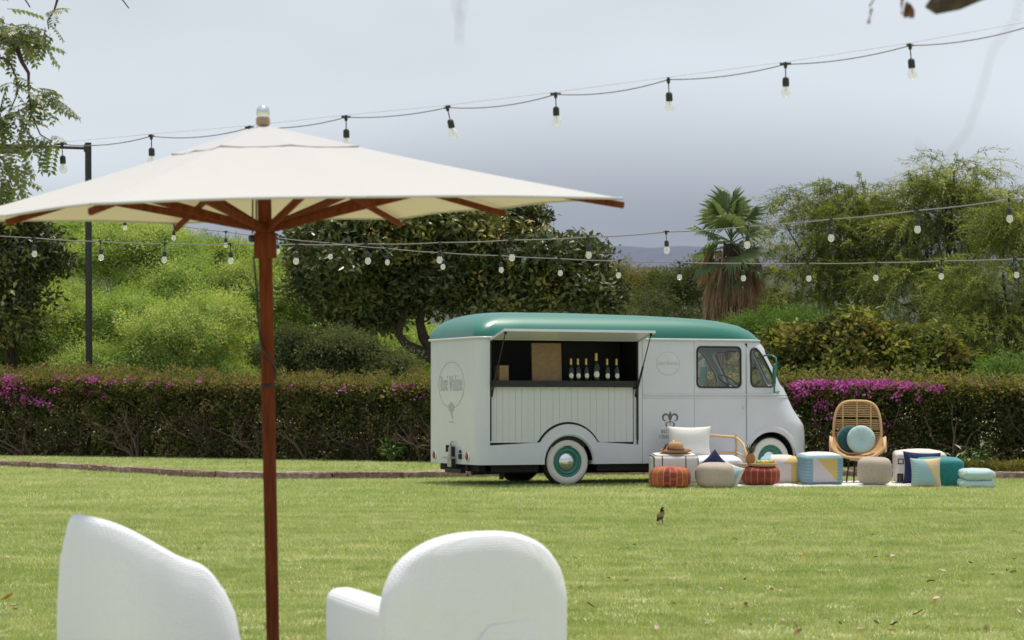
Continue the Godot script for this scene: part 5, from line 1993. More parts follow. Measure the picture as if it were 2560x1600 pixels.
	for q in [[Vector3(0.948, 3.817, -6.400), 0.9], [Vector3(1.030, 3.844, -6.400), 0.6], [Vector3(1.041, 3.835, -6.400), 1.3], [Vector3(1.050, 3.831, -6.400), 2.2]]:
		st = begin()
		var rows := []
		for i in 6:
			var row := []
			for j in 5:
				var u := i / 5.0
				var v := -1.0 + j / 2.0
				row.append(Vector3(v * 0.009 * sin(u * PI * 0.9 + 0.15), -u * 0.042, 0.007 * cos(v * 1.6 + u * 2.0)))
			rows.append(row)
		loft_grid(st, rows)
		part("dead_leaf", done(st), dry, t, Transform3D(Basis(Vector3.UP, q[1]) * Basis(Vector3(0, 0, 1), 0.25 * sin(q[1] * 5.0)), q[0] - at))
	# thin aerial roots hanging close to the camera
	var near := Vector3(0.550, 3.451, -2.600)
	var v := thing("hanging_tendril", "thin grey tendril looping down at the upper right", "tendril", near)
	st = begin()
	tube(st, [Vector3.ZERO, Vector3(0.541, 3.402, -2.600) - near, Vector3(0.517, 3.372, -2.600) - near, Vector3(0.504, 3.324, -2.600) - near, Vector3(0.490, 3.283, -2.600) - near, Vector3(0.467, 3.255, -2.600) - near, Vector3(0.449, 3.252, -2.600) - near, Vector3(0.435, 3.272, -2.600) - near], 0.0005, 5)
	part("strand", done(st), mats.pale_bark, v)
	near = Vector3(-0.061, 3.451, -2.600)
	v = thing("hanging_tendril", "short thin grey tendril hanging at the top centre", "tendril", near)
	st = begin()
	tube(st, [Vector3.ZERO, Vector3(-0.060, 3.415, -2.600) - near, Vector3(-0.056, 3.402, -2.600) - near, Vector3(-0.057, 3.378, -2.600) - near], 0.0006, 5)
	tube(st, [Vector3(-0.051, 3.451, -2.600) - near, Vector3(-0.053, 3.415, -2.600) - near, Vector3(-0.056, 3.401, -2.600) - near], 0.0005, 5)
	part("strand", done(st), mats.pale_bark, v)


# ---------------------------------------------------------------- bird
func build_bird():
	var at := on_ground(Vector3(1.435, 0.621, -23.187))
	var o := thing("bird", "small brown bird with a dark head standing on the lawn", "bird", at, 0.35)
	o.scale = Vector3.ONE * 1.12
	var st := begin()
	# one body: tail, belly, breast, neck, head, beak along a leaning spine; faces +z
	var dark := Color(0.012, 0.010, 0.009)
	var brown := Color(0.20, 0.12, 0.10)
	var pale := Color(0.32, 0.23, 0.21)
	var keys := [[Vector3(0, 0.038, -0.085), 0.004, 0.010, dark], [Vector3(0, 0.046, -0.066), 0.006, 0.014, dark], [Vector3(0, 0.058, -0.045), 0.014, 0.018, dark], [Vector3(0, 0.070, -0.028), 0.024, 0.025, brown], [Vector3(0, 0.084, -0.010), 0.030, 0.030, brown], [Vector3(0, 0.100, 0.004), 0.031, 0.030, brown], [Vector3(0, 0.116, 0.014), 0.026, 0.024, brown], [Vector3(0, 0.128, 0.020), 0.019, 0.018, dark], [Vector3(0, 0.138, 0.024), 0.0175, 0.017, dark], [Vector3(0, 0.150, 0.028), 0.0175, 0.018, dark], [Vector3(0, 0.160, 0.030), 0.013, 0.015, dark], [Vector3(0, 0.167, 0.030), 0.003, 0.004, dark]]
	st.set_smooth_group(1)
	var rings := []
	for k in keys:
		var ring := []
		for i in 14:
			var a := TAU * i / 14
			ring.append(k[0] + Vector3(cos(a) * k[2], sin(a) * k[1] * 0.45, sin(a) * k[1] * 0.85))
		rings.append(ring)
	for i in rings.size() - 1:
		for j in 14:
			var q := (j + 1) % 14
			for c in [[i, j], [i, q], [i + 1, q], [i, j], [i + 1, q], [i + 1, j]]:
				var col: Color = keys[c[0]][3]
				if c[0] > 2 and c[0] < 6 and sin(TAU * c[1] / 14.0) > 0.35:
					col = pale
				st.set_color(col)
				st.add_vertex(rings[c[0]][c[1]])
	part("body", done(st), tinted(0.75), o)
	st = begin()
	for s in [-1.0, 1.0]:
		var rows := []
		for i in 7:
			var t := i / 6.0
			var c := Vector3(s * (0.028 - 0.020 * t * t), 0.112 - 0.058 * t, 0.004 - 0.062 * t)
			var w := 0.024 * sin(PI * (0.18 + 0.75 * t))
			rows.append([c + Vector3(0, w, 0), c + Vector3(s * 0.005, 0, 0), c - Vector3(0, w, 0)])
		loft_grid(st, rows)
	part("wings", done(st), plain(lin(0.15, 0.085, 0.07), 0.8), o)
	st = begin()
	tube(st, [Vector3(0, 0.152, 0.044), Vector3(0, 0.150, 0.056), Vector3(0, 0.147, 0.066)], [0.005, 0.0035, 0.0008], 6)
	part("beak", done(st), plain(lin(0.5, 0.33, 0.05), 0.5), o)
	for s in [-1.0, 1.0]:
		st = begin()
		tube(st, [Vector3(s * 0.013, 0.07, -0.004), Vector3(s * 0.016, 0.040, -0.010), Vector3(s * 0.016, 0.006, 0.0)], [0.008, 0.003, 0.0025], 6)
		for a in [-0.5, 0.0, 0.5, PI]:
			tube(st, [Vector3(s * 0.016, 0.006, 0.0), Vector3(s * 0.016 + sin(a) * 0.018, 0.002, cos(a) * 0.018)], 0.0018, 4)
		part("leg", done(st), plain(lin(0.10, 0.075, 0.03), 0.6), o)


# ---------------------------------------------------------------- fallen leaves
func build_litter():
	var kinds := []
	for k in 3:
		var st := begin()
		var rows := []
		for i in 7:
			var row := []
			for j in 5:
				var u := i / 6.0
				var v := -1.0 + j / 2.0
				var w := 0.021 * pow(sin(PI * clampf(u * 0.96 + 0.02, 0, 1)), 0.75)
				row.append(Vector3((u - 0.5) * 0.075, 0.010 * v * v + 0.012 * sin(u * 3.0 + k) * (k - 0.4), v * w))
			rows.append(row)
		loft_grid(st, rows)
		tube(st, [Vector3(-0.05, 0.004, 0), Vector3(-0.0375, 0.003 * k, 0)], 0.0016, 4)
		kinds.append(done(st))
	var look := [
		[plain(lin(0.20, 0.065, 0.025), 0.7), "curled red brown leaf on the lawn", "fallen red brown leaves"],
		[plain(lin(0.50, 0.38, 0.27), 0.7), "pale tan dry leaf on the lawn", "fallen pale leaves"],
		[plain(lin(0.55, 0.26, 0.03), 0.7), "orange yellow leaf on the lawn", "fallen yellow leaves"],
		[plain(lin(0.045, 0.032, 0.018), 0.8), "nearly black dead leaf on the lawn", "fallen black leaves"],
	]
	var spots := [[Vector3(1.01, 0, -19.81), 0, 1.0], [Vector3(1.90, 0, -20.54), 0, 0.8], [Vector3(2.43, 0, -22.33), 3, 0.7], [Vector3(2.22, 0, -18.44), 2, 0.9], [Vector3(2.74, 0, -18.13), 0, 0.8], [Vector3(3.66, 0, -19.91), 1, 1.0], [Vector3(2.89, 0, -18.29), 1, 1.0], [Vector3(1.25, 0, -17.35), 0, 0.7], [Vector3(2.99, 0, -16.69), 1, 1.3], [Vector3(0.64, 0, -15.95), 0, 0.8], [Vector3(0.75, 0, -15.71), 0, 1.0], [Vector3(1.11, 0, -15.30), 1, 1.2], [Vector3(1.18, 0, -15.05), 1, 0.9], [Vector3(1.30, 0, -15.05), 1, 0.8], [Vector3(1.54, 0, -15.90), 0, 0.7], [Vector3(2.12, 0, -16.43), 2, 0.7], [Vector3(1.80, 0, -15.27), 1, 0.8], [Vector3(1.62, 0, -15.01), 0, 0.8], [Vector3(2.72, 0, -15.64), 0, 0.9], [Vector3(3.34, 0, -17.54), 3, 0.8], [Vector3(3.75, 0, -17.98), 3, 0.7], [Vector3(3.44, 0, -16.74), 0, 0.7], [Vector3(3.26, 0, -16.32), 0, 0.7], [Vector3(3.44, 0, -16.52), 3, 0.7], [Vector3(2.52, 0, -14.26), 1, 1.1], [Vector3(2.45, 0, -14.01), 2, 0.8], [Vector3(1.20, 0, -13.80), 1, 1.0], [Vector3(1.24, 0, -13.54), 0, 1.1], [Vector3(1.35, 0, -13.89), 0, 0.9], [Vector3(0.94, 0, -13.93), 0, 0.8], [Vector3(2.25, 0, -13.34), 0, 1.0], [Vector3(2.82, 0, -13.37), 1, 0.9], [Vector3(1.45, 0, -12.86), 1, 0.9], [Vector3(1.69, 0, -12.92), 1, 0.8], [Vector3(1.73, 0, -12.69), 3, 0.9], [Vector3(1.49, 0, -12.64), 0, 0.9], [Vector3(1.44, 0, -12.15), 0, 0.8], [Vector3(1.79, 0, -12.37), 1, 1.2], [Vector3(2.01, 0, -12.66), 3, 0.7], [Vector3(1.93, 0, -12.74), 3, 0.6], [Vector3(2.15, 0, -12.46), 1, 1.0], [Vector3(2.45, 0, -12.43), 1, 1.1], [Vector3(0.75, 0, -12.43), 1, 0.9], [Vector3(0.71, 0, -13.74), 1, 0.8], [Vector3(1.03, 0, -12.69), 1, 0.7], [Vector3(1.94, 0, -12.30), 2, 0.7], [Vector3(0.89, 0, -15.38), 1, 0.7], [Vector3(2.94, 0, -15.68), 0, 0.6], [Vector3(4.56, 0, -21.82), 3, 0.7], [Vector3(3.19, 0, -21.30), 3, 0.5], [Vector3(1.25, 0, -12.59), 3, 0.6], [Vector3(-3.80, 0, -18.16), 1, 1.0], [Vector3(-3.02, 0, -14.38), 2, 1.1], [Vector3(-2.87, 0, -13.84), 1, 1.0], [Vector3(-2.80, 0, -13.56), 3, 0.8], [Vector3(-2.51, 0, -19.26), 0, 0.7], [Vector3(-2.41, 0, -18.82), 1, 0.7], [Vector3(-1.41, 0, -16.63), 1, 0.8], [Vector3(-1.28, 0, -12.54), 1, 1.1], [Vector3(-1.20, 0, -12.34), 1, 1.0], [Vector3(-1.36, 0, -14.86), 0, 0.7], [Vector3(-4.06, 0, -20.88), 1, 0.8], [Vector3(-4.00, 0, -19.94), 1, 0.7], [Vector3(-2.70, 0, -13.45), 1, 0.7], [Vector3(-0.61, 0, -19.37), 0, 0.8], [Vector3(-0.39, 0, -19.94), 1, 0.7], [Vector3(-0.74, 0, -15.55), 0, 0.7], [Vector3(0.27, 0, -12.86), 0, 1.0], [Vector3(-1.29, 0, -18.82), 1, 0.7], [Vector3(0.46, 0, -13.78), 0, 0.9], [Vector3(0.43, 0, -15.19), 0, 0.7]]
	for q in spots:
		var p: Vector3 = q[0]
		var w: Array = look[int(q[1])]
		var y := ground_y(p.x, p.z) + 0.022
		var o := part("fallen_leaf", kinds[rng.randi() % 3], w[0], self, Transform3D(Basis(Vector3.UP, rng.randf() * TAU) * Basis(Vector3.RIGHT, rng.randf_range(-0.5, 0.5)).scaled(Vector3.ONE * rng.randf_range(0.58, 0.9) * q[2]), Vector3(p.x, y, p.z)))
		var d := -p.z
		var col := p.x / d
		var where := "beside the left chair" if col < -0.085 else "between the pole and the right chair" if col < 0.03 else "ahead of the van wheel" if col < 0.06 else "ahead of the bird" if col < 0.09 else "ahead of the poufs" if col < 0.15 else "ahead of the teal pouf" if col < 0.19 else "at the right edge"
		var row := "close up" if d < 13.5 else "midway out" if d < 17.0 else "farther out" if d < 22.0 else "far out"
		tag(o, w[1] + ", " + row + " " + where, "leaf", w[2])


# ---------------------------------------------------------------- lounge set on the lawn beside the van
func flat_uv(mesh: ArrayMesh, w: float, h: float, y0: float) -> ArrayMesh:
	# lays a printed cloth over the front: x and y of the thing become the cloth's two directions
	var arr := mesh.surface_get_arrays(0)
	var v: PackedVector3Array = arr[Mesh.ARRAY_VERTEX]
	var uv := PackedVector2Array()
	uv.resize(v.size())
	for i in v.size():
		uv[i] = Vector2(clampf(v[i].x / w + 0.5, 0.002, 0.998), clampf(1.0 - (v[i].y - y0) / h, 0.002, 0.998))
	arr[Mesh.ARRAY_TEX_UV] = uv
	var out := ArrayMesh.new()
	out.add_surface_from_arrays(Mesh.PRIMITIVE_TRIANGLES, arr)
	return out


func round_uv(mesh: ArrayMesh, h: float) -> ArrayMesh:
	var arr := mesh.surface_get_arrays(0)
	var v: PackedVector3Array = arr[Mesh.ARRAY_VERTEX]
	var uv := PackedVector2Array()
	uv.resize(v.size())
	for i in v.size():
		uv[i] = Vector2(atan2(v[i].x, v[i].z) / TAU + 0.5, 1.0 - v[i].y / h)
	arr[Mesh.ARRAY_TEX_UV] = uv
	var out := ArrayMesh.new()
	out.add_surface_from_arrays(Mesh.PRIMITIVE_TRIANGLES, arr)
	return out


func cloth(w: int, h: int, ink: Callable, rough := 0.9) -> StandardMaterial3D:
	# a woven print: ink gives the dyed colour at u, v; every thread a little different
	var im := Image.create(w, h, false, Image.FORMAT_RGB8)
	var hm := Image.create(w, h, false, Image.FORMAT_RGB8)
	var r := RandomNumberGenerator.new()
	r.seed = 5
	for y in h:
		for x in w:
			var c: Color = ink.call((x + 0.5) / w, (y + 0.5) / h)
			var k := r.randf_range(0.90, 1.06)
			im.set_pixel(x, y, Color(c.r * k, c.g * k, c.b * k).linear_to_srgb())
			var t := 0.5 + 0.5 * sin(x * PI * 0.5) * sin(y * PI * 0.5)
			hm.set_pixel(x, y, Color(t, t, t))
	var m := plain(Color.WHITE, rough)
	m.albedo_texture = ImageTexture.create_from_image(im)
	m.heightmap_enabled = true
	m.heightmap_texture = ImageTexture.create_from_image(hm)
	m.heightmap_scale = 0.12
	return m


func pouf_shape(r: float, h: float, square := 0.0) -> ArrayMesh:
	# a soft drum with a swelling side, dented where it is sewn; square blends it towards a block
	var st := begin()
	var rings := []
	for i in 19:
		var t := i / 18.0
		var a := t * PI
		var rr := r * pow(sin(a), 0.42)
		var y := h * 0.5 * (1.0 - signf(cos(a)) * pow(absf(cos(a)), 0.62))
		var ring := []
		for j in 48:
			var b := TAU * j / 48
			var k := 1.0 + 0.018 * noise.get_noise_3d(cos(b) * 1.6, sin(b) * 1.6, y * 4.0 + r * 30.0)
			if square > 0.0:
				k *= lerpf(1.0, minf(1.0 / maxf(absf(cos(b)), absf(sin(b))), 1.28), square)
			ring.append(Vector3(cos(b) * rr * k, y, sin(b) * rr * k))
		rings.append(ring)
	loft(st, rings, true, true)
	return done(st)


func place(n: String, mesh: Mesh, mat: Material, label: String, category: String, at: Vector3, turn := 0.0, group := "", tilt := 0.0) -> MeshInstance3D:
	var o := part(n, mesh, mat, self)
	tag(o, label, category, group)
	o.position = at
	o.rotation = Vector3(tilt, turn, 0)
	return o


func build_picnic():
	# rug
	var st := begin()
	var rows := []
	for i in 9:
		var row := []
		for j in 41:
			var x := lerpf(3.15, 5.75, j / 40.0)
			var z: float = -33.75 - 1.9 * i / 8.0 + 0.05 * noise.get_noise_2d(x * 1.8, 1.0) * (1.0 - i / 8.0)
			row.append(Vector3(x, ground_y(x, z) + 0.034 + 0.016 * noise.get_noise_2d(x * 2.2, z * 2.0), z))
		rows.append(row)
	loft_grid(st, rows)
	var edge := []
	for p in rows[0]:
		edge.append([p, p + Vector3(0, -0.03, 0.006)])
	loft_grid(st, edge)
	var rug := part("rug", done(st), mats.white_cloth, self)
	tag(rug, "white rug spread on the grass under the poufs", "rug")
	var on := func(v: Vector3) -> Vector3: return Vector3(v.x, ground_y(v.x, v.z) + 0.04, v.z)

	# rust striped poufs
	var rust := cloth(256, 64, func(u: float, v: float) -> Color:
		var s := u * 19.0
		var f := fmod(s, 1.0)
		if f < 0.07:
			return Color(0.62, 0.36, 0.26)
		var k := int(s) * 7 % 5
		var c: Color = [Color(0.29, 0.065, 0.026), Color(0.21, 0.03, 0.022), Color(0.36, 0.10, 0.03), Color(0.24, 0.045, 0.024), Color(0.33, 0.08, 0.035)][k]
		if int(v * 11.0 + k) % 4 == 0:
			c = c.lerp(Color(0.42, 0.13, 0.05), 0.45)
		return c)
	place("striped_pouf", round_uv(pouf_shape(0.285, 0.30), 0.30), rust, "rust striped pouf nearest the van, in front of the grid cube", "pouf", on_ground(Vector3(2.183, 0.038, -33.300)) + Vector3(0, 0.01, 0), 0.1, "rust striped poufs")
	var rust2 := cloth(256, 64, func(u: float, v: float) -> Color:
		var f := fmod(u * 17.0 + 0.3, 1.0)
		if f < 0.055:
			return Color(0.60, 0.33, 0.25)
		var c := Color(0.215, 0.032, 0.024).lerp(Color(0.27, 0.05, 0.03), float(int(u * 17.0 + 0.3) * 3 % 4) / 3.0)
		if int(v * 9.0) % 4 == 1:
			c *= 1.18
		return c)
	var red_at := on.call(Vector3(3.508, -0.003, -34.000)) as Vector3
	place("striped_pouf", round_uv(pouf_shape(0.275, 0.265), 0.265), rust2, "dark red striped pouf carrying the fruit tray", "pouf", red_at, 0.4, "rust striped poufs")

	# knitted poufs
	var knit := plain(Color.WHITE, 0.95)
	var im := Image.create(256, 64, false, Image.FORMAT_RGB8)
	var hm := Image.create(256, 64, false, Image.FORMAT_RGB8)
	var r := RandomNumberGenerator.new()
	r.seed = 3
	for y in 64:
		for x in 256:
			var s := absf(sin(x * PI / 4.0)) * (0.6 + 0.4 * absf(sin((y + (x / 4 % 2) * 2) * PI / 4.0)))
			hm.set_pixel(x, y, Color(s, s, s))
			var c := Color(0.42, 0.345, 0.285).lerp(Color(0.55, 0.47, 0.40), r.randf())
			im.set_pixel(x, y, c.linear_to_srgb())
	knit.albedo_texture = ImageTexture.create_from_image(im)
	knit.heightmap_enabled = true
	knit.heightmap_texture = ImageTexture.create_from_image(hm)
	knit.heightmap_scale = 0.9
	place("knitted_pouf", round_uv(pouf_shape(0.265, 0.355), 0.355), knit, "beige knitted pouf beside the rust striped pouf, a blue cushion behind it", "pouf", on_ground(Vector3(2.809, 0.038, -33.300)) + Vector3(0, 0.01, 0), 0.0, "beige knitted poufs")
	place("knitted_pouf", round_uv(pouf_shape(0.245, 0.385), 0.385), knit, "beige knitted pouf in front of the rattan chair, on the rug", "pouf", on.call(Vector3(5.115, -0.003, -34.000)), 0.7, "beige knitted poufs")

	# white cube with a black line grid, the hat on top
	var grid := cloth(128, 128, func(u: float, v: float) -> Color:
		var w := Color(0.66, 0.64, 0.615)
		for g in [0.03, 0.20, 0.70, 0.965]:
			if absf(u - g) < 0.012 and v > 0.08:
				return Color(0.07, 0.065, 0.07)
		if absf(v - 0.09) < 0.012 or absf(v - 0.82) < 0.01:
			return Color(0.11, 0.10, 0.10)
		if u > 0.90 and u < 0.94 and v > 0.5 and v < 0.74:
			return Color(0.06, 0.07, 0.09)
		return w)
	st = begin()
	round_box(st, Vector3(0.64, 0.46, 0.60), 0.06, 4, Transform3D(Basis(), Vector3(0, 0.23, 0)), Vector3(0.015, 0.03, 0.015), 0.008)
	var cube_at := on_ground(Vector3(2.283, -0.003, -34.000)) + Vector3(0, 0.01, 0)
	place("grid_pouf", flat_uv(done(st), 0.66, 0.50, 0.0), grid, "white cube pouf with a thin black line grid, under the straw hat", "pouf", cube_at, 0.06)
	var hat := thing("straw_hat", "wide straw hat with a brown band and a maroon flower, on the grid cube", "hat", cube_at + Vector3(0.02, 0.487, 0.05), -0.2)
	var straw := grained(lin(0.36, 0.20, 0.085), lin(0.55, 0.34, 0.16), 0.9, 0.08, Vector3(4, 14, 4), 0.3, 61)
	st = begin()
	lathe(st, [Vector2(0.215, 0.035), Vector2(0.222, 0.040), Vector2(0.205, 0.022), Vector2(0.17, 0.008), Vector2(0.125, 0.004), Vector2(0.118, 0.03), Vector2(0.11, 0.09), Vector2(0.10, 0.125), Vector2(0.075, 0.145), Vector2(0.03, 0.150), Vector2(0.001, 0.148)], 36, Transform3D(Basis(Vector3(0, 0, 1), 0.0), Vector3.ZERO), 1, false)
	lathe(st, [Vector2(0.222, 0.040), Vector2(0.226, 0.030), Vector2(0.208, 0.012), Vector2(0.17, -0.002), Vector2(0.11, -0.006)], 36, Transform3D.IDENTITY, 1, false)
	part("brim_and_crown", done(st), straw, hat)
	st = begin()
	lathe(st, [Vector2(0.122, 0.022), Vector2(0.124, 0.032), Vector2(0.117, 0.058), Vector2(0.113, 0.056)], 30, Transform3D(Basis(Vector3(0, 0, 1), -0.10), Vector3(0, 0.012, 0)), 1, false)
	part("band", done(st), plain(lin(0.09, 0.04, 0.018), 0.8), hat)
	st = begin()
	for k in 7:
		var a := TAU * k / 7.0
		st.set_smooth_group(-1)
		leaf(st, Vector3(-0.128, 0.075, 0.05), Vector3(-0.3, cos(a), sin(a)).normalized(), Vector3(-1, 0, 0.2), 0.055, 0.04)
	tube(st, [Vector3(-0.105, 0.12, 0.03), Vector3(-0.135, 0.09, 0.05), Vector3(-0.16, 0.04, 0.06), Vector3(-0.19, 0.015, 0.06)], 0.009, 6)
	part("flower", done(st), plain(lin(0.10, 0.012, 0.02), 0.8), hat)

	# rattan lounge chair with white cushions
	var lc := on_ground(Vector3(2.822, -0.046, -34.750))
	var lounge := thing("rattan_lounge_chair", "low rattan lounge chair with a white seat cushion, set against the van", "chair", lc, 0.05)
	st = begin()
	round_box(st, Vector3(0.92, 0.15, 0.70), 0.06, 4, Transform3D(Basis(), Vector3(0.0, 0.335, 0.02)), Vector3(0.01, 0.025, 0.02), 0.01)
	part("seat_cushion", done(st), mats.white_cloth, lounge)
	st = begin()
	round_box(st, Vector3(0.90, 0.10, 0.66), 0.04, 3, Transform3D(Basis(), Vector3(0, 0.205, 0)))
	part("base", done(st), mats.rattan, lounge)
	for s in [-1.0, 1.0]:
		st = begin()
		tube(st, smooth_line([Vector3(0.47 * s, 0.66, -0.42), Vector3(0.48 * s, 0.645, -0.2), Vector3(0.50 * s, 0.60, 0.10), Vector3(0.505 * s, 0.55, 0.24), Vector3(0.505 * s, 0.44, 0.33), Vector3(0.50 * s, 0.25, 0.35), Vector3(0.47 * s, -0.02, 0.33)]), 0.019, 8)
		tube(st, [Vector3(0.47 * s, 0.70, -0.42), Vector3(0.47 * s, 0.30, -0.38), Vector3(0.46 * s, -0.02, -0.34)], 0.019, 8)
		part("arm", done(st), mats.rattan, lounge)
	st = begin()
	tube(st, [Vector3(-0.47, 0.68, -0.42), Vector3(0.0, 0.70, -0.45), Vector3(0.47, 0.665, -0.42)], 0.019, 8)
	tube(st, [Vector3(-0.47, 0.46, -0.40), Vector3(0.0, 0.46, -0.42), Vector3(0.49, 0.44, -0.36), Vector3(0.50, 0.43, 0.2)], 0.014, 8)
	part("back_rail", done(st), mats.rattan, lounge)
	st = begin()
	pillow(st, 0.64, 0.46, 0.20, Transform3D(Basis(), Vector3(0, 0.0, 0)))
	place("white_cushion", done(st), mats.white_cloth, "large plain white cushion leaning on the lounge chair back, above the straw hat", "cushion", lc + Vector3(-0.26, 0.62, -0.12), -0.08, "", -0.22)
	var navy := cloth(32, 32, func(u: float, v: float) -> Color: return Color(0.012, 0.02, 0.085))
	st = begin()
	pillow(st, 0.34, 0.34, 0.12)
	place("navy_cushion", flat_uv(done(st), 0.4, 0.4, -0.2), navy, "small navy cushion peeping over the beige pouf by the lounge chair", "cushion", on_ground(Vector3(2.865, -0.009, -34.100)) + Vector3(0, 0.30, 0), 0.15, "", -0.15).rotation.z = 0.72
	var aqua_print := cloth(96, 96, func(u: float, v: float) -> Color:
		var k := sin(u * 31.0 + 3.0 * sin(v * 9.0)) * sin(v * 26.0 + 2.0 * sin(u * 12.0))
		if u > 0.9 or v > 0.92:
			return Color(0.62, 0.62, 0.60)
		return Color(0.30, 0.47, 0.52) if k > 0.05 else Color(0.52, 0.60, 0.60))
	st = begin()
	pillow(st, 0.38, 0.34, 0.13)
	var pil := place("aqua_cushion", flat_uv(done(st), 0.38, 0.34, -0.17), aqua_print, "aqua and white patterned cushion propped against the beige pouf", "cushion", on_ground(Vector3(3.043, 0.023, -33.550)) + Vector3(0, 0.175, 0), -0.75, "", -0.35)
	pil.rotation.z = -0.25
	# shopping basket by the lounge chair
	st = begin()
	lathe(st, [Vector2(0.10, 0.0), Vector2(0.13, 0.06), Vector2(0.14, 0.16), Vector2(0.12, 0.25), Vector2(0.09, 0.32)], 20)
	place("wicker_basket", done(st), grained(lin(0.36, 0.27, 0.20), lin(0.52, 0.42, 0.34), 0.95, 0.09, Vector3(6, 16, 6), 0.4, 71), "slim pale wicker basket between the lounge chair and the dark red pouf", "basket", on_ground(Vector3(3.309, -0.023, -34.350)) + Vector3(0, 0.01, 0))

	# fruit
	var tray_at := red_at + Vector3(0.02, 0.268, 0.02)
	st = begin()
	lathe(st, [Vector2(0.001, 0.0), Vector2(0.19, 0.0), Vector2(0.20, 0.012), Vector2(0.205, 0.045), Vector2(0.198, 0.046), Vector2(0.19, 0.014), Vector2(0.001, 0.012)], 32, Transform3D.IDENTITY, 1, false)
	place("fruit_tray", done(st), grained(lin(0.42, 0.24, 0.11), lin(0.60, 0.40, 0.22), 0.9, 0.08, Vector3(6, 20, 6), 0.2, 62), "round woven tray of fruit on the dark red pouf", "tray", tray_at)
	var pine := thing("pineapple", "pineapple standing at the left side of the fruit tray", "pineapple", tray_at + Vector3(-0.165, 0.012, 0.02))
	st = begin()
	var rings := []
	for i in 15:
		var t := i / 14.0
		var ring := []
		for j in 22:
			var a := TAU * j / 22
			var rr := 0.066 * pow(sin(PI * (0.08 + 0.86 * t)), 0.55) * (1.0 + 0.07 * sin(j * PI + i * PI))
			ring.append(Vector3(cos(a) * rr, 0.17 * t, sin(a) * rr))
		rings.append(ring)
	loft(st, rings, true, true, -1)
	part("fruit", done(st), grained(lin(0.32, 0.12, 0.03), lin(0.50, 0.24, 0.05), 0.6, 0.1, Vector3.ONE * 9, 0.2, 63), pine)
	for k in 22:
		st = begin()
		st.set_smooth_group(-1)
		var a := k * 2.4
		var up := lerpf(0.25, 1.5, k / 21.0)
		leaf(st, Vector3(0, 0.165, 0), Vector3(cos(a), up, sin(a)).normalized(), Vector3(cos(a), -0.3, sin(a)), lerpf(0.09, 0.20, k / 21.0), 0.024)
		part("crown_leaf", done(st), plain(lin(0.075, 0.10, 0.045), 0.6), pine)
	var fruit := begin()
	lathe(fruit, [Vector2(0.001, 0.0), Vector2(0.022, 0.004), Vector2(0.037, 0.020), Vector2(0.041, 0.038), Vector2(0.034, 0.060), Vector2(0.016, 0.071), Vector2(0.005, 0.068), Vector2(0.001, 0.066)], 18, Transform3D.IDENTITY, 1, false)
	var fruit_mesh := done(fruit)
	var peel := {"green": plain(lin(0.30, 0.40, 0.06), 0.4), "yellow": plain(lin(0.62, 0.42, 0.06), 0.4), "orange": plain(lin(0.62, 0.24, 0.04), 0.45)}
	for q in [["green", -0.06, 0.09, "mango", "green mango next to the pineapple on the tray"], ["yellow", 0.0, 0.10, "lemon", "yellow fruit in the middle of the tray, left of the other yellow one"], ["yellow", 0.055, 0.08, "lemon", "yellow fruit in the middle of the tray, right of the other yellow one"], ["green", 0.11, 0.05, "mango", "pale green fruit at the right of the tray, before the orange one"], ["orange", 0.14, -0.02, "orange", "orange fruit at the right rim of the tray"]]:
		place(q[3], fruit_mesh, peel[q[0]], q[4], "fruit", tray_at + Vector3(q[1], 0.013, q[2]), q[1] * 20.0, "fruit on the tray")

	# printed cube and its fellow behind
	var cube_print := cloth(128, 128, func(u: float, v: float) -> Color:
		var blue := Color(0.20, 0.335, 0.40)
		if v < 0.16:
			return Color(0.60, 0.60, 0.57) if v < 0.07 else blue.lerp(Color(0.3, 0.45, 0.5), 0.5)
		if u < 0.20 or v > 0.90 or u > 0.82:
			return blue * (0.85 + 0.3 * float(int(v * 20.0) % 2) * 0.5)
		if (u - 0.30) / 0.55 > (v - 0.16) / 0.78:
			return Color(0.52, 0.38, 0.13)
		return Color(0.50, 0.46, 0.47))
	st = begin()
	round_box(st, Vector3(0.56, 0.42, 0.52), 0.055, 4, Transform3D(Basis(), Vector3(0, 0.21, 0)), Vector3(0.02, 0.035, 0.02), 0.01)
	place("printed_pouf", flat_uv(done(st), 0.58, 0.45, 0.0), cube_print, "cube pouf printed with blue borders and a yellow triangle, left of the rattan chair", "pouf", on.call(Vector3(4.396, -0.029, -34.450)), 0.16)
	var cube_print2 := cloth(128, 128, func(u: float, v: float) -> Color:
		if u < 0.30:
			return Color(0.24, 0.39, 0.45)
		if u > 0.78 or (v < 0.30 and u > 0.45 and u + v > 0.85):
			return Color(0.56, 0.42, 0.17)
		return Color(0.58, 0.54, 0.51))
	st = begin()
	round_box(st, Vector3(0.56, 0.36, 0.50), 0.06, 4, Transform3D(Basis(), Vector3(0, 0.18, 0)), Vector3(0.02, 0.05, 0.02), 0.012)
	place("printed_pouf", flat_uv(done(st), 0.6, 0.42, 0.0), cube_print2, "cube pouf with a broad blue end, between the fruit tray and the van wheel", "pouf", on.call(Vector3(3.860, -0.046, -34.750)), -0.12)

	# rattan chair: tall rounded back, curling arms, on a thin black stand
	var ra := on.call(Vector3(5.034, -0.066, -35.100)) as Vector3
	var chair := thing("rattan_chair", "tall rattan chair with a rounded openwork back on thin black legs", "chair", ra, -0.12)
	var back := []
	var n := 40
	for i in n:
		var a := PI * 1.0 * i / (n - 1)
		var x := -signf(cos(a)) * pow(absf(cos(a)), 0.55) * 0.345
		var y := 0.60 + pow(sin(a), 0.62) * 0.56
		back.append(Vector3(x, y, -0.20 - 0.16 * (y - 0.45) + 0.35 * x * x))
	st = begin()
	var hoop := [Vector3(-0.30, 0.42, -0.06)]
	hoop.append_array(back)
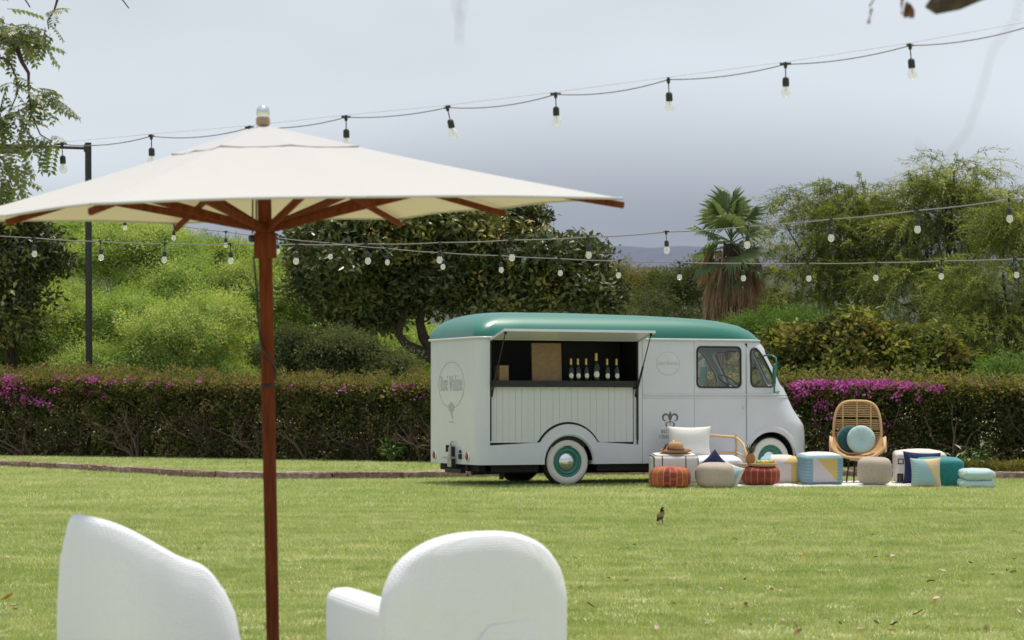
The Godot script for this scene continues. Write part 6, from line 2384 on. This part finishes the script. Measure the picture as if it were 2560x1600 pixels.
	hoop.append(Vector3(0.30, 0.42, -0.06))
	tube(st, hoop, 0.021, 8)
	part("back_hoop", done(st), mats.rattan, chair)
	for x in [-0.21, -0.005, 0.195]:
		st = begin()
		var top := 0.6 + pow(sin(acos(pow(absf(x) / 0.345, 1.0 / 0.55))), 0.62) * 0.56
		tube(st, [Vector3(x, 0.46, -0.20), Vector3(x, top, -0.20 - 0.16 * (top - 0.45) + 0.35 * x * x)], 0.013, 6)
		part("back_stay", done(st), mats.rattan, chair)
	for i in 25:
		var y := 0.50 + i * 0.0258
		var half := 0.335
		if y > 0.60:
			half = 0.335 * pow(cos(asin(minf(pow((y - 0.60) / 0.56, 1.0 / 0.62), 1.0))), 0.55)
		if half < 0.06:
			continue
		if i == 9 or i == 16:
			continue
		st = begin()
		var line := []
		for k in 7:
			var x := lerpf(-half, half, k / 6.0)
			line.append(Vector3(x, y, -0.205 - 0.16 * (y - 0.45) + 0.35 * x * x))
		tube(st, line, 0.0075, 5)
		part("back_cane", done(st), mats.rattan, chair)
	# woven seat pan with arms curling up at both sides
	st = begin()
	rows = []
	for i in 21:
		var u := -1.0 + i / 10.0
		var row := []
		for j in 8:
			var v := j / 7.0
			var x := u * lerpf(0.33, 0.385, v)
			var lift := 0.27 * pow(absf(u), 3.2) * (1.0 - 0.45 * v) + 0.03 * (1.0 - v)
			row.append(Vector3(x, 0.385 + lift - 0.012 * v * v, lerpf(-0.22, 0.30, v)))
		rows.append(row)
	loft_grid(st, rows)
	part("seat_pan", done(st), grained(lin(0.46, 0.27, 0.115), lin(0.66, 0.42, 0.20), 0.8, 0.12, Vector3(10, 10, 10), 0.3, 72), chair)
	st = begin()
	var brim := []
	for row in rows:
		brim.append(row[-1])
	brim.insert(0, rows[0][4] + Vector3(-0.01, 0.05, 0))
	brim.append(rows[-1][4] + Vector3(0.01, 0.05, 0))
	tube(st, brim, 0.020, 8)
	tube(st, [Vector3(-0.12, 0.355, 0.28), Vector3(0.02, 0.335, 0.30), Vector3(0.14, 0.355, 0.28)], 0.016, 6)
	part("front_rim", done(st), mats.rattan, chair)
	for s in [-1.0, 1.0]:
		st = begin()
		rows = []
		for i in 9:
			var row := []
			for j in 9:
				var u := i / 8.0
				var v := j / 8.0
				var h := 0.26 * sin(PI * clampf(0.12 + 0.80 * u, 0, 1))
				row.append(Vector3((0.31 + 0.085 * v + 0.02 * sin(v * PI)) * s, 0.40 + h * v + 0.02 * (1 - v), lerpf(-0.16, 0.27, u)))
			rows.append(row)
		loft_grid(st, rows)
		part("arm", done(st), grained(lin(0.50, 0.30, 0.13), lin(0.70, 0.46, 0.22), 0.8, 0.12, Vector3(9, 9, 9), 0.3, 73), chair)
		st = begin()
		var ed := []
		for row in rows:
			ed.append(row[-1])
		tube(st, ed, 0.017, 7)
		part("arm_rim", done(st), mats.rattan, chair)
	for q in [Vector2(-0.16, -0.14), Vector2(0.2, -0.14), Vector2(-0.06, 0.2), Vector2(0.24, 0.16)]:
		st = begin()
		tube(st, [Vector3(q.x * 0.7, 0.375, q.y * 0.7), Vector3(q.x, -0.05, q.y)], 0.0125, 6)
		part("leg", done(st), mats.black_metal, chair)
	st = begin()
	tube(st, [Vector3(-0.14, 0.18, -0.12), Vector3(0.2, 0.18, 0.14)], 0.006, 5)
	tube(st, [Vector3(-0.06, 0.18, 0.18), Vector3(0.18, 0.18, -0.12)], 0.006, 5)
	part("stretcher", done(st), mats.black_metal, chair)
	# round cushions on it
	var plush := grained(lin(0.36, 0.50, 0.49), lin(0.44, 0.58, 0.565), 0.9, 0.06, Vector3.ONE * 4, 0.05, 81)
	plush.rim_enabled = true
	plush.rim = 0.5
	var disc_mesh := func(r2: float, t: float) -> ArrayMesh:
		var s2 := begin()
		var rr := []
		for i in 21:
			var a := PI * i / 20.0
			var rad := r2 * pow(sin(a), 0.45)
			var y := t * 0.5 * -signf(cos(a)) * pow(absf(cos(a)), 0.6)
			var ring := []
			for j in 40:
				var b := TAU * j / 40
				var dimple := 1.0 - 0.75 * exp(-pow(rad / (r2 * 0.22), 2.0)) - 0.06 * cos(b * 12.0) * (rad / r2)
				ring.append(Vector3(cos(b) * rad, sin(b) * rad, y * dimple))
			rr.append(ring)
		loft(s2, rr)
		return done(s2)
	place("round_cushion", disc_mesh.call(0.205, 0.14), plush, "pale aqua round tufted cushion on the rattan chair", "cushion", ra + Vector3(0.035, 0.625, 0.10), -0.12, "", -0.22)
	var teal_dark := grained(lin(0.006, 0.055, 0.065), lin(0.012, 0.085, 0.095), 0.85, 0.06, Vector3.ONE * 4, 0.05, 82)
	teal_dark.rim_enabled = true
	teal_dark.rim = 0.5
	place("round_cushion", disc_mesh.call(0.20, 0.13), teal_dark, "dark teal round cushion behind the pale aqua one on the rattan chair", "cushion", ra + Vector3(-0.10, 0.62, -0.04), 0.25, "", -0.2)

	# white cube with the black house pattern, cushions, teal cube, stacked seat pads
	var house := cloth(128, 128, func(u: float, v: float) -> Color:
		var w := Color(0.60, 0.56, 0.53)
		if u > 0.04 and u < 0.16 and v > 0.22 and v < 0.40 and not (u > 0.065 and u < 0.135 and v > 0.26 and v < 0.36):
			return Color(0.11, 0.055, 0.04)
		if u > 0.03 and u < 0.15 and v > 0.68 and v < 0.95:
			return Color(0.03, 0.02, 0.015) if u < 0.065 or u > 0.105 or v < 0.74 else Color(0.10, 0.08, 0.07)
		if u > 0.18 and u < 0.20 and v > 0.5:
			return Color(0.12, 0.08, 0.07)
		return w)
	st = begin()
	round_box(st, Vector3(0.72, 0.44, 0.55), 0.05, 4, Transform3D(Basis(), Vector3(0, 0.22, 0)), Vector3(0.01, 0.05, 0.01), 0.012)
	place("house_pouf", flat_uv(done(st), 0.74, 0.47, 0.0), house, "white cube pouf with brown window-like squares, behind the navy cushion", "pouf", on.call(Vector3(5.901, -0.055, -34.900)), -0.05)
	st = begin()
	pillow(st, 0.56, 0.47, 0.15)
	var nv := place("navy_cushion", flat_uv(done(st), 0.6, 0.5, -0.25), navy, "large navy cushion standing behind the blue and yellow cushion", "cushion", on.call(Vector3(5.844, -0.023, -34.350)) + Vector3(0, 0.22, 0), 0.12, "", -0.18)
	nv.rotation.z = -0.05
	var tri_print := cloth(128, 128, func(u: float, v: float) -> Color:
		if v > 0.87:
			return Color(0.56, 0.48, 0.44)
		if u > 0.45 + 0.5 * (v - 0.1):
			return Color(0.66, 0.53, 0.33) if u - (0.45 + 0.5 * (v - 0.1)) > 0.05 else Color(0.62, 0.47, 0.2)
		if u < 0.22:
			return Color(0.36, 0.50, 0.50) * (0.9 + 0.2 * float(int(v * 22.0) % 2))
		return Color(0.31, 0.48, 0.55))
	st = begin()
	pillow(st, 0.44, 0.42, 0.16)
	place("printed_cushion", flat_uv(done(st), 0.44, 0.42, -0.21), tri_print, "square cushion printed pale blue with a cream triangle, leaning at the front", "cushion", on_ground(Vector3(5.770, 0.020, -33.600)) + Vector3(0, 0.215, 0), 0.05, "", -0.16)
	var teal := grained(lin(0.008, 0.16, 0.165), lin(0.014, 0.21, 0.215), 0.8, 0.03, Vector3.ONE * 3, 0.04, 83)
	teal.rim_enabled = true
	teal.rim = 0.4
	st = begin()
	round_box(st, Vector3(0.62, 0.39, 0.50), 0.06, 4, Transform3D(Basis(), Vector3(0, 0.195, 0)), Vector3(0.02, 0.03, 0.015), 0.012)
	place("teal_pouf", done(st), teal, "plain teal cube pouf between the printed cushion and the stacked pads", "pouf", on_ground(Vector3(6.054, -0.009, -34.100)) + Vector3(0, 0.01, 0), -0.06)
	var y := 0.012
	for k in 2:
		st = begin()
		var h: float = [0.115, 0.135][k]
		round_box(st, Vector3(0.455 - 0.015 * k, h, 0.44), h * 0.46, 5, Transform3D(Basis(), Vector3(0, h * 0.5, 0)), Vector3(0.0, 0.012, 0.01), 0.014)
		place("seat_pad", done(st), plush if k else grained(lin(0.40, 0.54, 0.53), lin(0.50, 0.63, 0.615), 0.9, 0.06, Vector3.ONE * 4, 0.05, 84), ["flat aqua pad lying on the grass, lower of the stacked two", "puffy aqua pad, upper of the two stacked by the teal pouf"][k], "cushion", on_ground(Vector3(6.453, 0.026, -33.500)) + Vector3(0.01 * k, y, 0), 0.05 * k, "stacked aqua pads")
		y += h + 0.004
